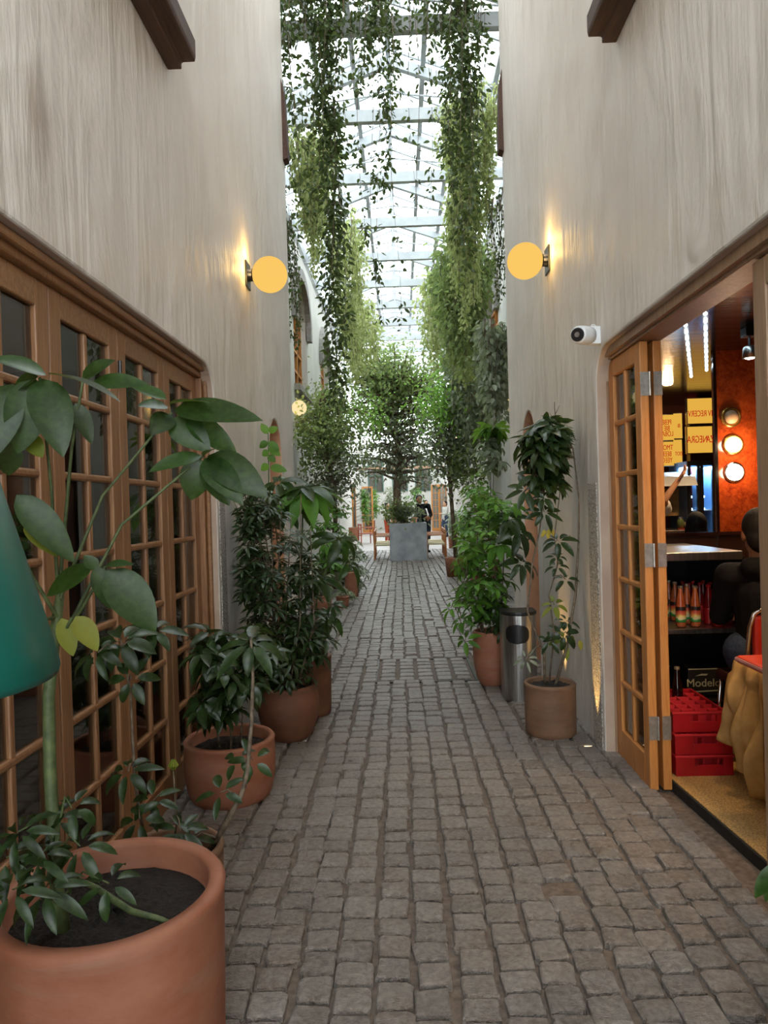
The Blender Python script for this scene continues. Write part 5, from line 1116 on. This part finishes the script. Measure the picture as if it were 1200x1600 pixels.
creeper('thick yellow-green creeper column hanging along the cafe side under the skylight', [bx(694, 776, 150, 420, 9.8, .45), bx(706, 752, 300, 520, 10.2, .4)], L_PALE, .07, [56, 26], 80)
creeper('thin creeper threads on the white wall beside the big globe lamp on the cafe side', [bx(766, 786, 290, 520, 9.2, .15)], L_VINE, .045, [9], 45, None, .05)
creeper('bushy bright green creeper bulging into the court below the yellow-green column', [bx(684, 758, 385, 600, 12.2, .6)], L_TREE, .11, [70], 52, None, .16)
creeper('dark grey-green ivy hanging down the wall corner above the small right-hand globe lamp', [bx(752, 794, 500, 680, 9.6, .25), bx(700, 770, 520, 720, 14.5, .6)], L_GREY, .12, [34, 44], 40, None, .12)
creeper('light feathery creeper trailing at the far end of the skylight on the cafe side', [bx(655, 720, 430, 600, 18, .8)], L_PALE, .13, [40], 36, None, .16)
creeper('far pale creeper at the end of the skylight on the oak-door side', [bx(535, 590, 470, 620, 18, .8)], L_PALE, .13, [28], 34, None, .16)

def tree(name, base, label, cat, trunk, crowns, m_list, L, stem_m=None, r0=.05, group=None):
    """trunk points (world), crowns: (centre, radii, n_branch, n_leaf, material index)"""
    t = thing(name, base, label, cat, group); tk = MB(); pts = [Vector(p) for p in trunk]
    tk.tube(pts, [r0 * (1 - .6 * i / (len(pts) - 1)) for i in range(len(pts))], 10); nodes = [a.lerp(b, q / 4) for a, b in zip(pts, pts[1:]) for q in range(1, 5)]
    mbs = [MB() for _ in m_list]
    for c, r, nb, nl, mi in crowns:
        tips = []
        for _ in range(nb):
            p = in_ell(c, r, .3); near = min(nodes, key=lambda q: (q - p).length + max(0, q.z - p.z)); mid = near.lerp(p, .5) + rv(.06) + Vector((0, 0, .1 * (p - near).length))
            tk.tube([near, mid, p], [r0 * .28, r0 * .18, r0 * .07], 5, False); tips += [near.lerp(mid, .7), mid.lerp(p, .5), p, p]
        T = np.array([tuple(q) for q in tips]); k = nl; b = T[NR.integers(0, len(T), k)] + NR.normal(size=(k, 3)) * np.array([r[0], r[1], r[2]]) * np.where(NR.uniform(0, 1, k) < .5, .16, .5)[:, None]
        b[:, 0] = np.clip(b[:, 0], -1.84, 1.84)
        D = unit(k) + np.array([0, 0, -.35]); mbs[mi].small(b, D, unit(k) * .6 + np.array([0, -.25, .8]), NR.uniform(.65, 1.2, k) * L, NR.uniform(.42, .6, k) * L)
    obj('trunk', tk, stem_m or M_BARK, t, smooth=True, world=True)
    for mb, m in zip(mbs, m_list): obj('foliage', mb, m, t, world=True)
    return t
def cr(px, py, rx, ry, Y, dp, nb, nl, mi=0): return (at(px, py, Y), (rx / F * Y, dp, ry / F * Y), nb, nl, mi)
# the stone planter in the middle of the court with its tree
M_PLANTER = two_tone('grey_slate', '8a8f94', 'b4b8bc', 3.5, .6, bump=.2, detail=9, lo=.3, hi=.7)
c = at(638, 877, 19.9); pc = Vector((at(638, 850, 20.4).x, 20.42, .01))
t = thing('stone_planter', pc, 'square grey slate planter box standing in the middle of the court with a tree behind', 'planter')
pb_ = MB(); w = .525; hh = 1.06
pb_.box(-w, w, -w, -w + .05, 0, hh); pb_.box(-w, w, w - .05, w, 0, hh); pb_.box(-w, -w + .05, -w + .05, w - .05, 0, hh); pb_.box(w - .05, w, -w + .05, w - .05, 0, hh); obj('box', pb_, M_PLANTER, t, bev=.01)
obj('soil', MB().box(-w + .05, w - .05, -w + .05, w - .05, .8, 1.0), M_SOIL, t)
tp = [pc + Vector((-.05, 0, .95)), at(621, 800, 20.4), at(620, 760, 20.4), at(626, 720, 20.4), at(618, 680, 20.4), at(622, 620, 20.4)]
tree('court_tree', pc + Vector((-.05, 0, 1.0)), 'tall airy tree growing from the grey slate planter, its crown reaching the skylight', 'tree', tp,
     [cr(615, 590, 52, 46, 20.4, 1.0, 44, 1884), cr(570, 640, 46, 40, 20.2, .8, 30, 1140), cr(665, 620, 48, 50, 20.2, .8, 30, 1240), cr(620, 690, 66, 40, 20.2, .9, 34, 1041, 1), cr(585, 720, 40, 26, 20.3, .7, 12, 347, 1), cr(655, 735, 40, 26, 20.3, .7, 12, 347, 1), cr(640, 650, 60, 60, 20.8, .8, 30, 1200, 1), cr(570, 590, 40, 40, 20.8, .8, 20, 960), cr(610, 560, 36, 22, 20.4, .7, 16, 595)], [L_TREE, L_TREE2], .13, None, .14)
tree('planter_shrub', pc + Vector((-.2, -.1, 1.0)), 'low leafy shrub filling the grey slate planter below the tree trunk', 'shrub', [pc + Vector((-.2, -.1, .95)), at(620, 800, 20.2)],
     [cr(618, 800, 24, 20, 20.1, .35, 20, 396), cr(642, 802, 24, 16, 20.1, .35, 18, 347, 1)], [L_TREE, L_TREE2], .12, M_BSTEM, .02)
# leafy ficus on the oak-door side and big shrubs on the cafe side
fb = Vector((-1.35, 13.6, .01))
t = tree('potted_ficus', fb, 'bushy ficus with small glossy bright leaves in front of the oak-door side courtyard wall', 'tree', [fb + Vector((0, 0, .4)), at(525, 800, 13.6), at(516, 740, 13.6), at(508, 680, 13.6), at(500, 630, 13.6)],
     [cr(490, 690, 36, 46, 13.3, .7, 36, 1458), cr(522, 650, 38, 50, 13.6, .8, 36, 1458), cr(535, 730, 36, 44, 13.9, .7, 26, 971, 1), cr(505, 760, 30, 26, 13.4, .6, 14, 450, 1), cr(550, 690, 30, 40, 14.2, .7, 20, 763), cr(575, 650, 36, 30, 15, .6, 18, 555, 2), cr(470, 655, 16, 26, 13.0, .4, 12, 312)], [L_TREE, L_TREE2, L_TREE3], .085, None, .05)
obj('pot', MB().lathe([(.001, 0), (.22, 0), (.26, .42), (.25, .44), (.22, .44), (.21, .36), (.001, .36)], 28), M_TERRA2, t, smooth=True)
fb = Vector((1.15, 15.2, .01))
t = tree('potted_ficus', fb, 'tall loose tree with bright and grey-green leaves on the cafe side, before the distant doors', 'tree', [fb + Vector((0, 0, .4)), at(706, 790, 15.2), at(700, 720, 15.2), at(704, 660, 15.2), at(712, 600, 15.2)],
     [cr(690, 625, 40, 46, 15, .8, 36, 1249, 2), cr(722, 660, 40, 50, 15.2, .7, 34, 1180, 1), cr(700, 710, 40, 40, 15.4, .8, 26, 798, 1), cr(735, 720, 36, 40, 14.8, .5, 22, 694), cr(665, 680, 30, 40, 15.6, .6, 16, 381, 1)], [L_TREE, L_TREE2, L_TREE3], .105, None, .05)
obj('pot', MB().lathe([(.001, 0), (.2, 0), (.24, .40), (.23, .42), (.2, .42), (.19, .34), (.001, .34)], 28), M_TERRA, t, smooth=True)

# ------------------------------------------------------------------ far furniture and people
def armchair(loc, rz, label, m, seatm):
    t = thing('wooden_armchair', loc, label, 'chair', None, rz); w, d = .27, .26
    for sx in (-1, 1):
        obj('leg', MB().bar((sx * w, -d, 0), (sx * w, -d * .95, .66), .045, .045), m, t, bev=.008); obj('leg', MB().bar((sx * w, d * 1.1, 0), (sx * (w - .02), d * 1.05, .84), .045, .045), m, t, bev=.008)
        a = MB(); a.bar((sx * w, -d - .04, .675), (sx * w, d, .69), .06, .03); obj('armrest', a, m, t, bev=.008)
    obj('seat', MB().box(-w, w, -d, d, .41, .45), seatm, t, bev=.01)
    b = MB(); b.bar((-w, d * 1.05, .80), (w, d * 1.05, .80), .035, .09); b.bar((-w, d * 1.07, .62), (w, d * 1.07, .62), .03, .06); obj('backrest', b, m, t, bev=.01)
    r = MB(); r.bar((-w, -d, .36), (w, -d, .36), .03, .04); r.bar((-w, d, .36), (w, d, .36), .03, .04); obj('rail', r, m, t); return t
M_WEAVE = two_tone('cream_woven_seat', 'c8b890', 'e0d4b0', 60, .8, bump=.4)
f_ = .014
for (x, y, rz, lab) in ((-.50, 20.6, PI / 2, 'cream-seated wooden armchair beside the planter on the oak-door side, nearest of three'), (-.52, 21.5, PI / 2, 'cream-seated wooden armchair beside the planter on the oak-door side, second of three'), (-.54, 22.4, PI / 2, 'cream-seated wooden armchair beside the planter on the oak-door side, farthest of three'),
                        (.98, 20.6, -PI / 2, 'cream-seated wooden armchair beside the planter on the cafe side, nearest of three'), (1.0, 21.5, -PI / 2, 'cream-seated wooden armchair beside the planter on the cafe side, second of three'), (1.02, 22.4, -PI / 2, 'cream-seated wooden armchair beside the planter on the cafe side, farthest of three')):
    armchair((x, y, f_), rz, lab, M_CHAIRWOOD, M_WEAVE)
M_REDWOOD = woodmat('reddish_wood', '8c3c20', 'a85434')
rc = at(574, 848, 30); armchair((at(572, 830, 30).x, 30, f_), PI / 2 + .3, 'red-stained wooden armchair standing alone by the open doors on the oak-door side', M_REDWOOD, M_REDWOOD)
x = at(666, 800, 23.2).x
person((x - .1, 23.3, f_), .35, 'man with black hair and dark jacket leaning behind the slate planter, looking at the camera', dict(chest=(-.06, .012, 1.26), neck=(-.1, .01, 1.41), head=(-.12, -.02, 1.565), elR=(-.26, -.1, 1.12), wrR=(-.05, -.27, 1.05), elL=(.2, -.12, 1.12), wrL=(.06, -.3, 1.02)), 1.1, M_SKIN1, M_BLKCLOTH, M_JEANS, M_HAIR, 'curly', 1.0, .012, -.2)
x = at(666, 800, 30).x
person((x + .02, 30.5, f_), .3, 'long-haired woman in a pale top behind the man in the dark jacket', {}, 1.02, M_SKIN2, M_WHITEC, M_BLKCLOTH, M_HAIR, 'long', .5, .013)
x = at(697, 830, 34).x
person((x, 34.2, f_), -1.1, 'dark-haired person in a pale jacket and dark trousers standing by the open far door', dict(knR=(-.1, -.12, .5), anR=(-.1, -.02, .085), elL=(.2, -.08, 1.13), wrL=(.12, -.24, 1.12)), 1.0, M_SKIN2, M_GREYC, M_JEANS, M_HAIR, 'short', 1.0, .013)
x = at(605, 800, 30).x
person((x, 30.4, f_), .9, 'woman with tied dark hair in a white top, half hidden by the planter shrub', dict(wrR=(-.1, -.25, 1.05), elR=(-.22, -.06, 1.1)), .98, M_SKIN2, M_WHITEC, M_RUST, M_HAIR, 'bun', .4, .013)
# open doors far away: each pair of leaves hung open from its opening
def far_door(px0, px1, pyt, pyb, Y, flip, lab_n):
    global dn
    a = at(px0, pyb, Y); b = at(px1, pyt, Y); w = abs(b.x - a.x); h = 2.75
    d = door_leaf('door_%d' % dn, (a.x, Y, .02), .12 * flip, max(.5, w), h, M_HONEY, M_HONEY, M_GLASS, 2, [.2, .65, 1.05, 1.45, 1.85, 2.25]); dn += 1
far_door(567, 582, 757, 826, 42, 1, 0); far_door(675, 686, 757, 822, 42, -1, 0); far_door(687, 697, 757, 822, 42.3, 1, 0)
struct('trim_doorway_far', MB().box(-2.76, -2.70, 40.2, 42.2, .02, 2.8), M_DARKROOM)
struct('trim_doorframe_far', MB().box(-2.74, -2.66, 40.0, 40.2, .02, 2.9).box(-2.74, -2.66, 42.2, 42.4, .02, 2.9), M_HONEY)
def stripes():
    t = NT('green_striped_canvas'); v = t.coords(); w = t.n('ShaderNodeTexWave', wave_type='BANDS', bands_direction='Y', Scale=.8); t.l(v, w.inputs['Vector'])
    return t.done(t.pbr(t.ramp(w.outputs['Fac'], [(.48, '2f5a52'), (.52, 'dcdcd4')]), .8))
t = thing('awning', (2.74, 36, 2.9), 'green and white striped awning over the far doors on the cafe side', 'awning')
ab = MB(); ab.prism([(0, 1.15), (-1.0, .25), (-1.0, 0), (-.985, 0), (-.985, .24), (0, 1.12)], -2.5, 2.5, 'y'); obj('canvas', ab, stripes(), t); fr = MB()
for y in (-2.4, 2.4): fr.tube([(0, y, .2), (-.98, y, .2)], .015, 6)
for n_, y in enumerate((-2.4, 2.4)): obj('arm', MB().tube([(-.01, y, .2), (-.98, y, .2)], .015, 6), M_BLACK, t)
# warm wall lamps glimpsed through the leaves
for px, py, Y, sg, lab in ((738, 668, 19, -1, 'small warm globe lamp glimpsed through the leaves below the far ivy on the cafe side'), (722, 690, 25, -1, 'tiny warm globe lamp farthest along the cafe side wall'), (505, 668, 19, 1, 'small warm globe lamp glimpsed above the ficus on the oak-door side')):
    z = at(px, py, Y).z; globe_lamp(Y, z, -sg * CX + sg * .02, sg, M_GLOBE2, lab, 2)
for k, (x, y, D, h, lab, m) in enumerate(((-2.2, 33, .5, .6, 'terracotta tub with a rounded green shrub far off near the open doors', L_MID), (-1.9, 44, .6, .7, 'pot with a round bright shrub at the far end of the court', L_BRIGHT), (1.0, 46, .7, .8, 'large potted shrub at the very end of the court behind the people', L_MID), (-.6, 47, .7, .9, 'dark leafy tree in a tub against the far end wall', L_GREY))):
    t = thing('potted_plant', (x, y, .014), lab, 'potted plant', 'plants in pots'); pot_parts(t, D / 2, h, M_TERRA)
    foliage(t, [([Vector((x, y, h - .05)), Vector((x, y, h + .8)), Vector((x + .1, y, h + 1.5))], .02)], [(Vector((x, y, h + 1.1)), (.7, .6, .9), 60, .3, .1, 6, m, .5)], (), M_BARK, 2)
